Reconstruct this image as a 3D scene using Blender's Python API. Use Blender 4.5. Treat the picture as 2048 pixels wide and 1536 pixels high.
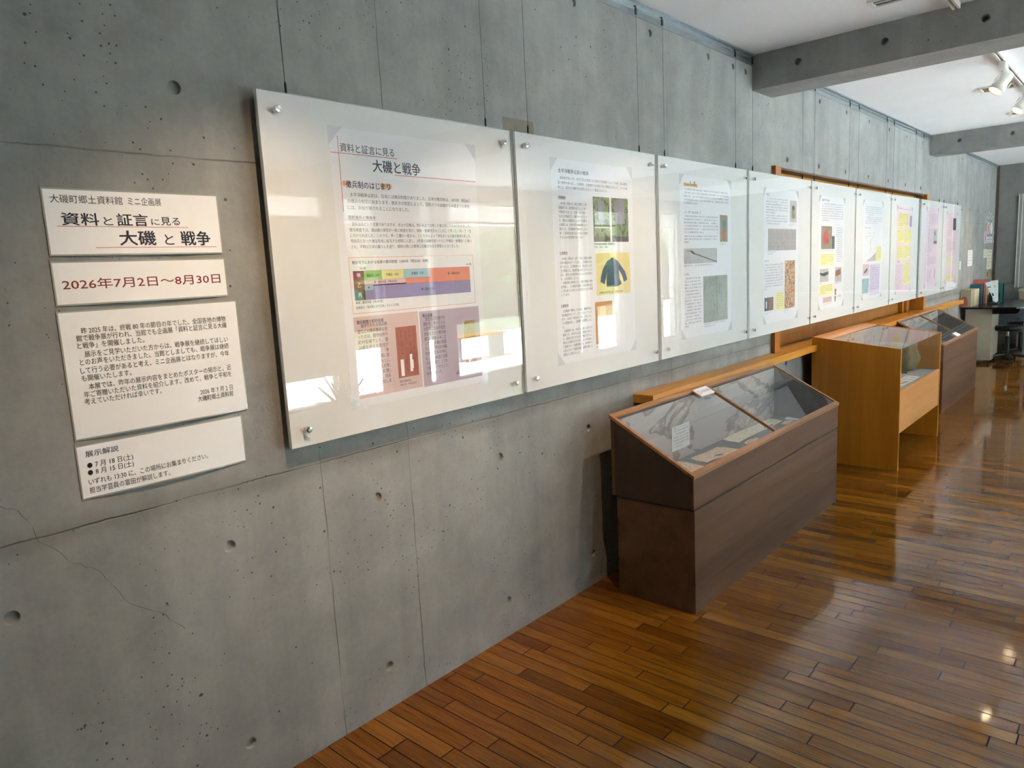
import bpy, bmesh, math, random
from mathutils import Vector, Matrix
random.seed(7)
for o in list(bpy.data.objects): bpy.data.objects.remove(o)
S = bpy.context.scene
COL = S.collection

# ------------------------------------------------------------------ camera, sky, sun, exposure
cam_d = bpy.data.cameras.new('camera'); cam = bpy.data.objects.new('camera', cam_d); COL.objects.link(cam)
cam_d.sensor_fit = 'HORIZONTAL'; cam_d.sensor_width = 36.0; cam_d.lens = 1437.0 / 2048 * 36.0
cam.location = (1.9347, 0.0, 1.5)
cam.rotation_euler = (math.radians(81.215), math.radians(2.975), math.radians(41.589))
cam_d.clip_start = 0.05
S.camera = cam

W = bpy.data.worlds.new('sky'); S.world = W; W.use_nodes = True
wn = W.node_tree.nodes; wl = W.node_tree.links
sky = wn.new('ShaderNodeTexSky'); sky.sky_type = 'NISHITA'; sky.sun_disc = False
sky.sun_elevation = math.radians(58); sky.sun_rotation = math.radians(120); sky.air_density = 1.2; sky.dust_density = 2.0
bgn = wn['Background']; wl.new(sky.outputs[0], bgn.inputs[0]); bgn.inputs[1].default_value = 0.14

sun_d = bpy.data.lights.new('sun', 'SUN'); sun_d.energy = 21.5; sun_d.angle = math.radians(0.6); sun_d.color = (0.77, 0.90, 1.0)
sun = bpy.data.objects.new('sun', sun_d); COL.objects.link(sun); sun.location = (12, 2, 12)
sun.rotation_euler = Vector((-0.25, 0.45, -1.0)).to_track_quat('-Z', 'Y').to_euler()

vs = S.view_settings
S.display_settings.display_device = 'sRGB'
vs.view_transform = 'Standard'; vs.look = 'None'; vs.gamma = 1.0; vs.use_curve_mapping = False
vs.exposure = 3.0
S.cycles.caustics_reflective = True; S.cycles.blur_glossy = 1.0; S.cycles.caustics_refractive = False
S.cycles.max_bounces = 10; S.cycles.diffuse_bounces = 5; S.cycles.glossy_bounces = 5
S.cycles.transparent_max_bounces = 16; S.cycles.sample_clamp_indirect = 20.0

# ------------------------------------------------------------------ materials
def srgb(h):
    if isinstance(h, str):
        h = h.lstrip('#'); c = [int(h[i:i+2], 16) / 255 for i in (0, 2, 4)]
    else: c = list(h)
    return tuple(((v / 12.92) if v <= 0.04045 else ((v + 0.055) / 1.055) ** 2.4) for v in c) + (1.0,)

class NT:
    def __init__(s, name):
        s.m = bpy.data.materials.new(name); s.m.use_nodes = True
        s.t = s.m.node_tree; s.n = s.t.nodes; s.l = s.t.links
        s.b = s.n['Principled BSDF']; s.out = s.n['Material Output']
    def new(s, k, **kw):
        nd = s.n.new(k)
        for a, v in kw.items(): setattr(nd, a, v)
        return nd
    def link(s, a, b): s.l.new(a, b)
    def set(s, sock, v):
        if hasattr(v, 'is_output'): s.l.new(v, sock)
        else: sock.default_value = v
    def math(s, op, a, b=None, c=None, clamp=False):
        nd = s.new('ShaderNodeMath', operation=op); nd.use_clamp = clamp
        s.set(nd.inputs[0], a)
        if b is not None: s.set(nd.inputs[1], b)
        if c is not None: s.set(nd.inputs[2], c)
        return nd.outputs[0]
    def mix(s, f, a, b, mode='MIX'):
        nd = s.new('ShaderNodeMix', data_type='RGBA', blend_type=mode)
        s.set(nd.inputs[0], f); s.set(nd.inputs[6], a); s.set(nd.inputs[7], b)
        return nd.outputs[2]
    def coord(s, scale=(1, 1, 1), loc=(0, 0, 0)):
        tc = s.new('ShaderNodeTexCoord'); mp = s.new('ShaderNodeMapping')
        s.link(tc.outputs['Object'], mp.inputs[0]); mp.inputs['Scale'].default_value = scale; mp.inputs['Location'].default_value = loc
        return mp.outputs[0]
    def noise(s, vec, scale, detail=4, rough=0.55, dist=0.0):
        nd = s.new('ShaderNodeTexNoise'); s.link(vec, nd.inputs['Vector'])
        nd.inputs['Scale'].default_value = scale; nd.inputs['Detail'].default_value = detail
        nd.inputs['Roughness'].default_value = rough; nd.inputs['Distortion'].default_value = dist
        return nd.outputs['Fac']
    def ramp(s, f, stops):
        nd = s.new('ShaderNodeValToRGB'); s.link(f, nd.inputs[0]); e = nd.color_ramp.elements
        e[0].position, e[0].color = stops[0]; e[1].position, e[1].color = stops[-1]
        for p, c in stops[1:-1]:
            x = e.new(p); x.color = c
        return nd.outputs[0]
    def smooth(s, v, lo, hi, a=0.0, b=1.0):
        nd = s.new('ShaderNodeMapRange', interpolation_type='SMOOTHSTEP')
        s.set(nd.inputs[0], v); nd.inputs[1].default_value = lo; nd.inputs[2].default_value = hi
        nd.inputs[3].default_value = a; nd.inputs[4].default_value = b
        return nd.outputs[0]
    def bump(s, h, strength, dist=0.005):
        nd = s.new('ShaderNodeBump'); nd.inputs['Strength'].default_value = strength; nd.inputs['Distance'].default_value = dist
        s.link(h, nd.inputs['Height']); s.link(nd.outputs[0], s.b.inputs['Normal'])

def plain(name, col, rough=0.5, metal=0.0, var=0.06, scale=20, spec=0.5, bump=0.0, coat=0.0):
    t = NT(name); c = srgb(col)
    v = t.coord(); n = t.noise(v, scale, 4)
    lo = tuple(x * (1 - var) for x in c[:3]) + (1,); hi = tuple(min(1, x * (1 + var)) for x in c[:3]) + (1,)
    t.link(t.ramp(n, [(0.3, lo), (0.7, hi)]), t.b.inputs['Base Color'])
    t.b.inputs['Roughness'].default_value = rough; t.b.inputs['Metallic'].default_value = metal
    t.b.inputs['Specular IOR Level'].default_value = spec; t.b.inputs['Coat Weight'].default_value = coat
    if bump: t.bump(n, bump)
    return t.m

def emit(name, col, strength):
    t = NT(name); t.b.inputs['Base Color'].default_value = srgb(col)
    t.b.inputs['Emission Color'].default_value = srgb(col); t.b.inputs['Emission Strength'].default_value = strength
    return t.m

def clear(name, ior=1.49, tint=(1, 1, 1, 1)):
    t = NT(name); t.n.remove(t.b)
    g = t.new('ShaderNodeBsdfGlossy'); g.inputs['Roughness'].default_value = 0.0
    tr = t.new('ShaderNodeBsdfTransparent'); tr.inputs[0].default_value = tint
    geo = t.new('ShaderNodeNewGeometry'); f = t.new('ShaderNodeFresnel')
    i = t.math('MULTIPLY_ADD', geo.outputs['Backfacing'], 1 / ior - ior, ior); t.link(i, f.inputs['IOR'])
    mx = t.new('ShaderNodeMixShader'); t.link(f.outputs[0], mx.inputs[0]); t.link(tr.outputs[0], mx.inputs[1]); t.link(g.outputs[0], mx.inputs[2])
    t.link(mx.outputs[0], t.out.inputs['Surface'])
    return t.m

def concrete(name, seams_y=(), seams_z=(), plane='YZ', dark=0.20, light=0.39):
    t = NT(name); v = t.coord()
    sep = t.new('ShaderNodeSeparateXYZ'); t.link(v, sep.inputs[0])
    big = t.noise(v, 0.9, 5, 0.6, 0.4); mid = t.noise(v, 5.5, 6, 0.62, 0.3); fine = t.noise(v, 60, 5, 0.7)
    streak = t.noise(t.coord((3.0, 6.5, 0.35) if plane == 'YZ' else (6.5, 3.0, 0.35)), 1.0, 5, 0.6, 0.2)
    f = t.math('MULTIPLY', big, 0.34); f = t.math('MULTIPLY_ADD', mid, 0.30, f)
    f = t.math('MULTIPLY_ADD', streak, 0.24, f); f = t.math('MULTIPLY_ADD', fine, 0.12, f)
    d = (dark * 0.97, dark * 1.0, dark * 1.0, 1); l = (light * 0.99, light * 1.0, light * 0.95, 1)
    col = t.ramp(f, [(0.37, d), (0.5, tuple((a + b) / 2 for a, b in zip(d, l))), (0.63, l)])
    # form-board seams
    wob = t.math('MULTIPLY_ADD', t.noise(v, 7, 3), 0.012, -0.006)
    seam = None
    for ax, vals in ((1 if plane == 'YZ' else 0, seams_y), (2, seams_z)):
        for val in vals:
            dd = t.math('ABSOLUTE', t.math('SUBTRACT', t.math('ADD', sep.outputs[ax], wob), val))
            k = t.smooth(dd, 0.0006, 0.0032, 1.0, 0.0)
            seam = k if seam is None else t.math('MAXIMUM', seam, k)
    if seam is not None:
        seam = t.math('MULTIPLY', seam, t.smooth(t.noise(v, 3.1, 3), 0.36, 0.6, 0.25, 0.95))
        col = t.mix(t.math('MULTIPLY', seam, 0.62), col, (0.07, 0.07, 0.065, 1))
    if seams_z:
        sd = t.smooth(t.math('ABSOLUTE', t.math('SUBTRACT', t.math('MULTIPLY_ADD', t.noise(v, 2.2, 4), 0.10, sep.outputs[2]), seams_z[0] + 0.045)), 0.0, 0.05, 1.0, 0.0)
        col = t.mix(t.math('MULTIPLY', sd, 0.34), col, (0.10, 0.098, 0.085, 1))
    # air pinholes
    vo = t.new('ShaderNodeTexVoronoi'); t.link(v, vo.inputs['Vector']); vo.inputs['Scale'].default_value = 23
    sc = t.new('ShaderNodeSeparateColor'); t.link(vo.outputs['Color'], sc.inputs[0])
    rad = t.math('MULTIPLY', t.math('POWER', sc.outputs[0], 4.0), 0.115)
    rad = t.math('MULTIPLY', rad, t.smooth(t.noise(v, 1.7, 3), 0.38, 0.62, 0.2, 1.0))
    ho = t.math('GREATER_THAN', rad, vo.outputs['Distance'])
    vo2 = t.new('ShaderNodeTexVoronoi'); t.link(v, vo2.inputs['Vector']); vo2.inputs['Scale'].default_value = 66
    sc2 = t.new('ShaderNodeSeparateColor'); t.link(vo2.outputs['Color'], sc2.inputs[0])
    rad2 = t.math('MULTIPLY', t.math('POWER', sc2.outputs[0], 4.0), 0.19)
    rad2 = t.math('MULTIPLY', rad2, t.smooth(t.noise(v, 2.3, 3), 0.42, 0.62, 0.12, 1.0))
    ho = t.math('MAXIMUM', ho, t.math('GREATER_THAN', rad2, vo2.outputs['Distance']))
    col = t.mix(t.math('MULTIPLY', ho, 0.85), col, (0.035, 0.033, 0.03, 1))
    # pale laitance scars running down the lower boards
    sv = t.coord((1, 7.0, 1.6) if plane == 'YZ' else (7, 1, 1.6), (0, 3.1, 0.7))
    scar = t.math('MULTIPLY', t.smooth(t.noise(sv, 1.1, 7, 0.7, 0.6), 0.62, 0.70), t.smooth(sep.outputs[2], 0.62, 0.85, 1.0, 0.0))
    col = t.mix(t.math('MULTIPLY', scar, 0.35), col, (0.42, 0.40, 0.35, 1))
    t.link(col, t.b.inputs['Base Color'])
    t.b.inputs['Roughness'].default_value = 0.62; t.b.inputs['Specular IOR Level'].default_value = 0.35
    h = t.math('MULTIPLY_ADD', fine, 0.25, t.math('MULTIPLY', mid, 0.35))
    h = t.math('SUBTRACT', h, t.math('MULTIPLY', ho, 1.0)); h = t.math('ADD', h, t.math('MULTIPLY', scar, 0.5))
    if seam is not None: h = t.math('SUBTRACT', h, t.math('MULTIPLY', seam, 0.8))
    t.bump(h, 0.55, 0.006)
    return t.m

def wood(name, c1, c2, along='Z', rough=0.35, scale=1.0, spec=0.5, coat=0.0):
    t = NT(name)
    sc = {'X': (1.2, 22, 22), 'Y': (22, 1.2, 22), 'Z': (22, 22, 1.2)}[along]
    v = t.coord(tuple(k * scale for k in sc)); n = t.noise(v, 1.0, 6, 0.6, 0.6)
    n2 = t.noise(t.coord(tuple(k * scale * 0.12 for k in sc)), 1.0, 3, 0.5)
    f = t.math('MULTIPLY_ADD', n2, 0.5, t.math('MULTIPLY', n, 0.5))
    t.link(t.ramp(f, [(0.36, srgb(c1)), (0.64, srgb(c2))]), t.b.inputs['Base Color'])
    t.b.inputs['Roughness'].default_value = rough; t.b.inputs['Specular IOR Level'].default_value = spec
    t.b.inputs['Coat Weight'].default_value = coat; t.b.inputs['Coat Roughness'].default_value = 0.08
    t.bump(n, 0.08, 0.002)
    return t.m

def floor_mat():
    t = NT('teak_strip_floor'); v = t.coord(); sep = t.new('ShaderNodeSeparateXYZ'); t.link(v, sep.inputs[0])
    PW, PL = 0.0625, 0.62
    yy = t.math('DIVIDE', t.math('SUBTRACT', sep.outputs[1], 1.464 - 0.0625 * 200), PW)
    row = t.math('FLOOR', yy); fy = t.math('FRACT', yy)
    wn1 = t.new('ShaderNodeTexWhiteNoise', noise_dimensions='1D'); t.link(row, wn1.inputs['W'])
    xx = t.math('ADD', t.math('DIVIDE', sep.outputs[0], PL), t.math('MULTIPLY', wn1.outputs['Value'], 37.0))
    cid = t.math('FLOOR', xx); fx = t.math('FRACT', xx)
    cmb = t.new('ShaderNodeCombineXYZ'); t.link(cid, cmb.inputs[0]); t.link(row, cmb.inputs[1])
    wn2 = t.new('ShaderNodeTexWhiteNoise', noise_dimensions='3D'); t.link(cmb.outputs[0], wn2.inputs['Vector'])
    rnd = wn2.outputs['Value']
    # grain, shifted per board
    off = t.new('ShaderNodeVectorMath', operation='MULTIPLY_ADD'); t.link(wn2.outputs['Color'], off.inputs[0]); off.inputs[1].default_value = (9, 9, 9); t.link(v, off.inputs[2])
    mp = t.new('ShaderNodeMapping'); t.link(off.outputs[0], mp.inputs[0]); mp.inputs['Scale'].default_value = (3.0, 38, 1)
    g1 = t.noise(mp.outputs[0], 1.0, 6, 0.62, 0.9)
    mp2 = t.new('ShaderNodeMapping'); t.link(off.outputs[0], mp2.inputs[0]); mp2.inputs['Scale'].default_value = (9, 190, 1)
    g2 = t.noise(mp2.outputs[0], 1.0, 4, 0.6)
    base = t.ramp(rnd, [(0.0, (0.135, 0.044, 0.0055, 1)), (0.18, (0.18, 0.062, 0.0070, 1)), (0.6, (0.215, 0.079, 0.0085, 1)), (0.85, (0.245, 0.096, 0.011, 1)), (1.0, (0.285, 0.118, 0.016, 1))])
    gr = t.math('MULTIPLY_ADD', g2, 0.45, t.math('MULTIPLY', g1, 0.55))
    col = t.mix(1.0, base, t.ramp(gr, [(0.33, (0.52, 0.46, 0.42, 1)), (0.55, (1, 1, 1, 1)), (0.7, (1.18, 1.16, 1.1, 1))]), 'MULTIPLY')
    ey = t.math('MULTIPLY', t.math('MINIMUM', fy, t.math('SUBTRACT', 1.0, fy)), PW)
    ex = t.math('MULTIPLY', t.math('MINIMUM', fx, t.math('SUBTRACT', 1.0, fx)), PL)
    gap = t.math('MAXIMUM', t.smooth(ey, 0.0011, 0.0026, 1, 0), t.smooth(ex, 0.0014, 0.0032, 1, 0))
    col = t.mix(t.math('MULTIPLY', gap, 0.93), col, (0.008, 0.005, 0.003, 1))
    t.link(col, t.b.inputs['Base Color'])
    worn = t.noise(t.coord((1, 1, 1)), 2.6, 4)
    t.link(t.math('ADD', t.smooth(worn, 0.35, 0.7, 0.05, 0.12), t.math('MULTIPLY', gap, 0.4)), t.b.inputs['Roughness'])
    h = t.math('SUBTRACT', t.math('MULTIPLY', g2, 0.06), t.math('MULTIPLY', gap, 1.0))
    t.bump(h, 0.14, 0.002)
    t.link(t.math('MULTIPLY_ADD', gap, -0.5, 0.55), t.b.inputs['Specular IOR Level'])
    return t.m

def marble_mat():
    t = NT('marbled_lining'); v = t.coord()
    warp = t.noise(v, 1.3, 3, 0.5); w2 = t.noise(t.coord((1, 1, 1), (5, 2, 8)), 2.6, 4, 0.55)
    cmb = t.new('ShaderNodeCombineXYZ'); t.link(t.math('MULTIPLY', warp, 0.9), cmb.inputs[1]); t.link(t.math('MULTIPLY', w2, 0.5), cmb.inputs[2])
    av = t.new('ShaderNodeVectorMath', operation='ADD'); t.link(v, av.inputs[0]); t.link(cmb.outputs[0], av.inputs[1])
    mp = t.new('ShaderNodeMapping'); t.link(av.outputs[0], mp.inputs[0]); mp.inputs['Rotation'].default_value = (0.9, 0, 0); mp.inputs['Scale'].default_value = (0, 1.0, 7.0)
    vein = t.noise(mp.outputs[0], 2.2, 6, 0.6, 0.5)
    veins = t.ramp(vein, [(0.32, srgb('857a76')), (0.42, srgb('c9bcb7')), (0.5, srgb('b5a7a2')), (0.56, srgb('dccfc9')), (0.66, srgb('a1948f'))])
    f = t.noise(t.coord((1, 1.0, 2.2), (1.7, 0.55, 0.35)), 1.7, 4, 0.5, 0.9)
    area = t.smooth(f, 0.495, 0.515); dark = t.math('MULTIPLY', t.smooth(f, 0.40, 0.495), t.math('SUBTRACT', 1.0, area))
    col = t.mix(t.math('MULTIPLY', dark, 0.75), veins, srgb('6d625f')); col = t.mix(area, col, srgb('b6adad'))
    t.link(col, t.b.inputs['Base Color']); t.b.inputs['Roughness'].default_value = 0.4
    return t.m

def tinted(name, cols, scale, rough=0.55, stretch=(1, 1, 1)):
    t = NT(name); n = t.noise(t.coord(stretch), scale, 5, 0.65, 0.4)
    k = len(cols) - 1
    t.link(t.ramp(n, [(0.28 + 0.44 * i / k, srgb(c)) for i, c in enumerate(cols)]), t.b.inputs['Base Color'])
    t.b.inputs['Roughness'].default_value = rough
    return t.m

M = {}
SEAMY = (-0.55, 1.225, 1.582, 3.44, 4.84, 5.56, 7.22, 9.05, 10.85, 12.65); SEAMZ = (0.94, 1.845)
M['conc_wall'] = concrete('board_formed_concrete', SEAMY, SEAMZ)
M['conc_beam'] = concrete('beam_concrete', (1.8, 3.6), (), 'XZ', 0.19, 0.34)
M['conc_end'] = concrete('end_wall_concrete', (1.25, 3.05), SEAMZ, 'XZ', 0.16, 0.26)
M['ceiling'] = plain('white_ceiling_paint', 'f0f2f4', 0.8, var=0.015, scale=3)
M['floor'] = floor_mat()
M['white_wall'] = plain('plaster_grey', 'b9b7b0', 0.8, var=0.04, scale=4)
M['alu'] = plain('brushed_aluminium', 'aab4b8', 0.38, 0.9, 0.05)
M['steel'] = plain('thin_steel', '5b5f60', 0.4, 0.8)
M['chrome'] = plain('polished_chrome', 'd8dade', 0.08, 1.0, 0.01)
M['black_metal'] = plain('black_metal', '1a1b1d', 0.35, 0.3)
M['board'] = plain('white_backing_board', 'dddddc', 0.5, var=0.01)
M['acrylic'] = clear('clear_acrylic', 1.49)
M['acrylic_edge'] = plain('acrylic_cut_edge', 'dfe9e2', 0.3, var=0.03)
M['glass'] = clear('case_glass', 1.72, (0.94, 0.97, 0.96, 1))
M['window_glass'] = clear('window_glass', 1.2, (0.97, 0.98, 0.98, 1))
M['paper'] = plain('white_paper', 'e4e4e8', 0.45, var=0.01)
M['laminate'] = plain('laminate_film', 'a8a9a2', 0.2, var=0.03)
M['sign_paper'] = plain('bright_sign_paper', 'f3f4f6', 0.4, var=0.01)
M['cream'] = plain('cream_paper', 'e6dfc8', 0.6)
M['old_paper'] = tinted('aged_paper', ['c9ae95', 'dcc4ac', 'cdb6a4'], 9, 0.7)
M['sleeve'] = plain('clear_corner_film', 'd3d5da', 0.15, var=0.02)
for k, c in dict(ink='1d1d22', navy='141c3e', navy2='1d1b4e', dkred='7d1d24', red='c02437', redline='c4323f', white='f2f0ee', brown='8a5a26', olive='565a38',
                 teal='3f7a80', grn='8fc062', yel='d9d98a', ltblue='9fc0cf', salmon='dd8468', pink='dcb9c4', lilac='8f84b4', lilacbg='b5a6b4', pinkbg='d2b8b5', pinkgrey='c7b4bb',
                 orangeblob='e0a27c', ochre='d9ad56', pyellow='ece5a0', ppink='e6cfdc', plilac='d3c8e0', sunred='c9424f', greyink='5a5a5e', decal_red='d8603a', decal_green='4b9a5c', decal_pink='c65a80', decal_blue='4a77b5').items():
    M[k] = plain('ink_' + k, c, 0.5, var=0.02)
M['jphoto'] = tinted('straw_yellow_print', ['e3cf86', 'dcd08e', 'd6cf9c'], 3)
M['coat'] = tinted('navy_cloth_print', ['2c3048', '354a68', '2f527c'], 6)
M['foliage_photo'] = tinted('foliage_print', ['20281c', '46552f', '7f9458', '2f3326', '9cae7c'], 22)
M['stone_photo'] = tinted('stone_print', ['6e6e74', '8d8c94', '7b7a80'], 14)
M['soil_photo'] = tinted('soil_print', ['3d352c', '5a5045'], 18)
M['redpaper_photo'] = tinted('rust_document_print', ['8f4d3a', 'a8634c', '9a5844'], 9)
M['tanpaper_photo'] = tinted('tan_document_print', ['97805a', 'a98f65', '8a7350'], 12)
M['orange_photo'] = tinted('orange_document_print', ['bf7f45', 'cb8b4c', 'b9763f'], 8)
M['grey_photo'] = tinted('grey_print', ['9d9d9e', 'bdbcbb', 'adadae'], 7)
M['drawing_photo'] = tinted('pencil_drawing_print', ['8f978f', 'a3aaa1', 'b3b8b0'], 5)
M['dark_photo'] = tinted('dark_print', ['2c2f33', '55595c', '3c4145'], 16)
M['wood_photo'] = tinted('wooden_tag_print', ['6a4a34', '9a7654'], 20, stretch=(1, 4, 0.5))
M['doc_photo'] = tinted('ledger_print', ['8d8784', 'b6b1ae', 'a09a97'], 25, stretch=(1, 3, 0.6))
M['picture_photo'] = tinted('colour_woodblock_print', ['6e6a4a', 'd9c08a', 'b6683c', 'e0cfa0', '5a6f84', 'c24a3a'], 34)
M['khaki_photo'] = tinted('khaki_cloth_print', ['9d9276', '8a8068', 'b0a688'], 6)
M['bluegrey_photo'] = tinted('flecked_cloth_print', ['4c5c68', '7f9aa6', 'a9c4cd', '55626b'], 40)
M['map_photo'] = tinted('pale_map_print', ['d9dde2', 'e6e6e8', 'cfd4d9'], 6)
M['green_map'] = tinted('green_map_print', ['d5d7a4', 'e2dfc4', 'c4c98f'], 14)
M['dkwood_v'] = wood('walnut_stain_upright', '2e1b10', '452c1b', 'Z', 0.38)
M['dkwood_h'] = wood('walnut_stain_long', '4a2f1c', '70503a', 'Y', 0.5, 0.6, 0.3)
M['oak_edge'] = wood('oak_edging', '7a512f', 'a87748', 'Y', 0.35)
M['ledge'] = wood('honey_wood_ledge', 'b06c1c', 'd69a3a', 'Y', 0.34)
M['honey_v'] = wood('honey_wood_upright', 'a0601e', 'c07c30', 'Z', 0.28)
M['honey_board'] = wood('honey_wood_board', '8f5a24', 'b27834', 'Z', 0.3, 0.6)
M['case_side'] = wood('golden_veneer_side', 'ac6a18', 'cc8628', 'Z', 0.28, 0.7)
M['case_front'] = wood('golden_veneer_front', 'bd7f42', 'd2965a', 'Y', 0.3, 0.7)
M['soffit'] = wood('brown_soffit_board', '5a4030', '75543c', 'Y', 0.5)
M['lining'] = marble_mat()
M['case_floor'] = plain('slate_blue_cloth', '6f757c', 0.9, var=0.08, scale=60)
M['cloth'] = plain('pale_blue_cloth', '98a6ae', 0.9, var=0.08, scale=40)
M['canvas'] = tinted('olive_canvas', ['5a4f36', '6f6446', '4c4430'], 12, 0.9)
M['dkgreen'] = plain('dark_green_felt', '2f3a30', 0.9)
M['beige'] = plain('beige_steel', 'a39a86', 0.5, var=0.03)
M['beige2'] = plain('taupe_board', '8d8270', 0.6, var=0.05)
M['black_top'] = plain('black_laminate', '141517', 0.22, var=0.1)
M['black_vinyl'] = plain('black_vinyl', '17191b', 0.35, var=0.1)
M['grey_metal'] = plain('grey_enamel', '7d807d', 0.4, 0.2)
M['white_metal'] = plain('white_enamel', 'e9e6df', 0.35, var=0.01)
M['book_beige'] = plain('beige_cloth_cover', 'a39880', 0.7)
M['book_cream'] = plain('cream_cloth_cover', 'cfc29c', 0.7)
M['book_teal'] = plain('teal_cover', '1f6a86', 0.45)
M['book_red'] = plain('crimson_cover', '9a3f50', 0.5)
M['book_salmon'] = plain('salmon_cover', 'b8695e', 0.5)
M['book_green'] = plain('green_cover', '0f6f5c', 0.4)
M['book_yellow'] = plain('straw_cover', 'd8bb78', 0.6)
M['skyprint'] = tinted('pale_blue_leaflet', ['cfe6f0', 'eaf2f6', '9fd0e2'], 30)
M['pale_panel'] = concrete('pale_panel_board', (), (), 'XZ', 0.26, 0.36)
M['strip'] = plain('dark_corner_strip', '51473b', 0.6)
M['terrace'] = plain('white_terrace_paving', 'eceae6', 0.8, var=0.05, scale=6)
M['grass'] = tinted('lawn', ['46523a', '6b7a58', '505c42'], 5, 0.9)
M['leaf'] = tinted('shrub_leaves', ['1f3316', '37521f', '5b7a34'], 9, 0.7)
M['yucca'] = plain('yucca_leaf', '4d5f3a', 0.5, var=0.2, scale=8)
M['tape'] = plain('kraft_tape', '7d7668', 0.5, var=0.08, scale=30)
M['vent_slot'] = plain('vent_slot_tan', '8f7d66', 0.6)
M['lamp_glow'] = emit('lamp_glow', 'ffe2b8', 3.5)
M['down_glow'] = emit('downlight_glow', 'fff4e0', 3.0)

# ------------------------------------------------------------------ mesh helpers
class B:
    def __init__(s): s.v = []; s.f = []; s.mi = []; s.k = 0
    def add(s, vs_, fs): 
        n = len(s.v); s.v += [tuple(p) for p in vs_]
        for f in fs: s.f.append([n + i for i in f]); s.mi.append(s.k)
        return s
    def box(s, x0, x1, y0, y1, z0, z1):
        return s.add([(x, y, z) for x in (x0, x1) for y in (y0, y1) for z in (z0, z1)],
                     [(0, 1, 3, 2), (4, 6, 7, 5), (0, 4, 5, 1), (2, 3, 7, 6), (0, 2, 6, 4), (1, 5, 7, 3)])
    def prism(s, pts, ax, a, b):     # polygon pts in the two other axes, extruded a..b along ax
        def mk(p, t): q = list(p); q.insert(ax, t); return q
        n = len(pts)
        return s.add([mk(p, a) for p in pts] + [mk(p, b) for p in pts],
                     [list(range(n)), list(range(n, 2 * n))[::-1]] + [(i, (i + 1) % n, n + (i + 1) % n, n + i) for i in range(n)])
    def face(s, pts): return s.add(pts, [list(range(len(pts)))])
    def rect(s, x, y0, y1, z0, z1): return s.face([(x, y0, z0), (x, y1, z0), (x, y1, z1), (x, y0, z1)])
    def poly(s, x, yz): return s.face([(x, y, z) for y, z in yz])
    def ell(s, x, cy, cz, ry, rz, n=28): return s.poly(x, [(cy + ry * math.cos(2 * math.pi * i / n), cz + rz * math.sin(2 * math.pi * i / n)) for i in range(n)])
    def line(s, x, p, q, w):
        d = Vector((q[0] - p[0], q[1] - p[1])); d.normalize(); n = Vector((-d.y, d.x)) * w / 2
        return s.poly(x, [(p[0] - n.x, p[1] - n.y), (q[0] - n.x, q[1] - n.y), (q[0] + n.x, q[1] + n.y), (p[0] + n.x, p[1] + n.y)])
    def tube(s, path, r, n=10):
        path = [Vector(p) for p in path]; rs = r if isinstance(r, (list, tuple)) else [r] * len(path)
        base = len(s.v); vs_ = []
        for i, p in enumerate(path):
            d = (path[min(i + 1, len(path) - 1)] - path[max(i - 1, 0)]).normalized()
            a = d.orthogonal().normalized() if i == 0 else (a - d * a.dot(d)).normalized()
            b = d.cross(a)
            vs_ += [p + (a * math.cos(2 * math.pi * k / n) + b * math.sin(2 * math.pi * k / n)) * rs[i] for k in range(n)]
        fs = [(i * n + k, i * n + (k + 1) % n, (i + 1) * n + (k + 1) % n, (i + 1) * n + k) for i in range(len(path) - 1) for k in range(n)]
        fs += [list(range(n))[::-1], list(range((len(path) - 1) * n, len(path) * n))]
        return s.add(vs_, fs)
    def lathe(s, prof, c, ax=2, n=24):   # prof = [(r, t)] along axis
        vs_ = []
        for r, t in prof:
            for k in range(n):
                a = 2 * math.pi * k / n; q = [r * math.cos(a), r * math.sin(a)]; q.insert(ax, t)
                vs_.append((q[0] + c[0], q[1] + c[1], q[2] + c[2]))
        m = len(prof)
        fs = [(i * n + k, i * n + (k + 1) % n, (i + 1) * n + (k + 1) % n, (i + 1) * n + k) for i in range(m - 1) for k in range(n)]
        return s.add(vs_, fs + [list(range(n))[::-1], list(range((m - 1) * n, m * n))])
    def build(s, name, mat, parent=None, origin=None, smooth=False, bevel=0, recalc=True):
        me = bpy.data.meshes.new(name); o = bpy.data.objects.new(name, me)
        org = Vector(origin) if origin is not None else (wloc(parent) if parent else centre_base(s.v))
        me.from_pydata([tuple(Vector(p) - org) for p in s.v], [], s.f)
        for m_ in (mat if isinstance(mat, (list, tuple)) else [mat]): me.materials.append(M[m_])
        for p, k in zip(me.polygons, s.mi): p.material_index = k; p.use_smooth = smooth
        if recalc:
            bm = bmesh.new(); bm.from_mesh(me); bmesh.ops.recalc_face_normals(bm, faces=bm.faces); bm.to_mesh(me); bm.free()
        COL.objects.link(o)
        if parent: o.parent = parent; o.location = org - wloc(parent)
        else: o.location = org
        if bevel:
            bv = o.modifiers.new('bevel', 'BEVEL'); bv.width = bevel; bv.segments = 2; bv.limit_method = 'ANGLE'
        if smooth == 'auto':
            for p in me.polygons: p.use_smooth = True
        return o
def centre_base(v):
    xs, ys, zs = zip(*v); return Vector(((min(xs) + max(xs)) / 2, (min(ys) + max(ys)) / 2, min(zs)))
def wloc(o):
    l = Vector(o.location)
    while o.parent: o = o.parent; l = l + Vector(o.location)
    return l
def tag(o, label, cat, group=None):
    o['label'] = label; o['category'] = cat
    if group: o['group'] = group
    return o
def thing(name, label, cat, loc, group=None):
    o = bpy.data.objects.new(name, None); COL.objects.link(o); o.location = loc; o.empty_display_size = 0.05
    return tag(o, label, cat, group)
def struct(o): o['kind'] = 'structure'; return o

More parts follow.
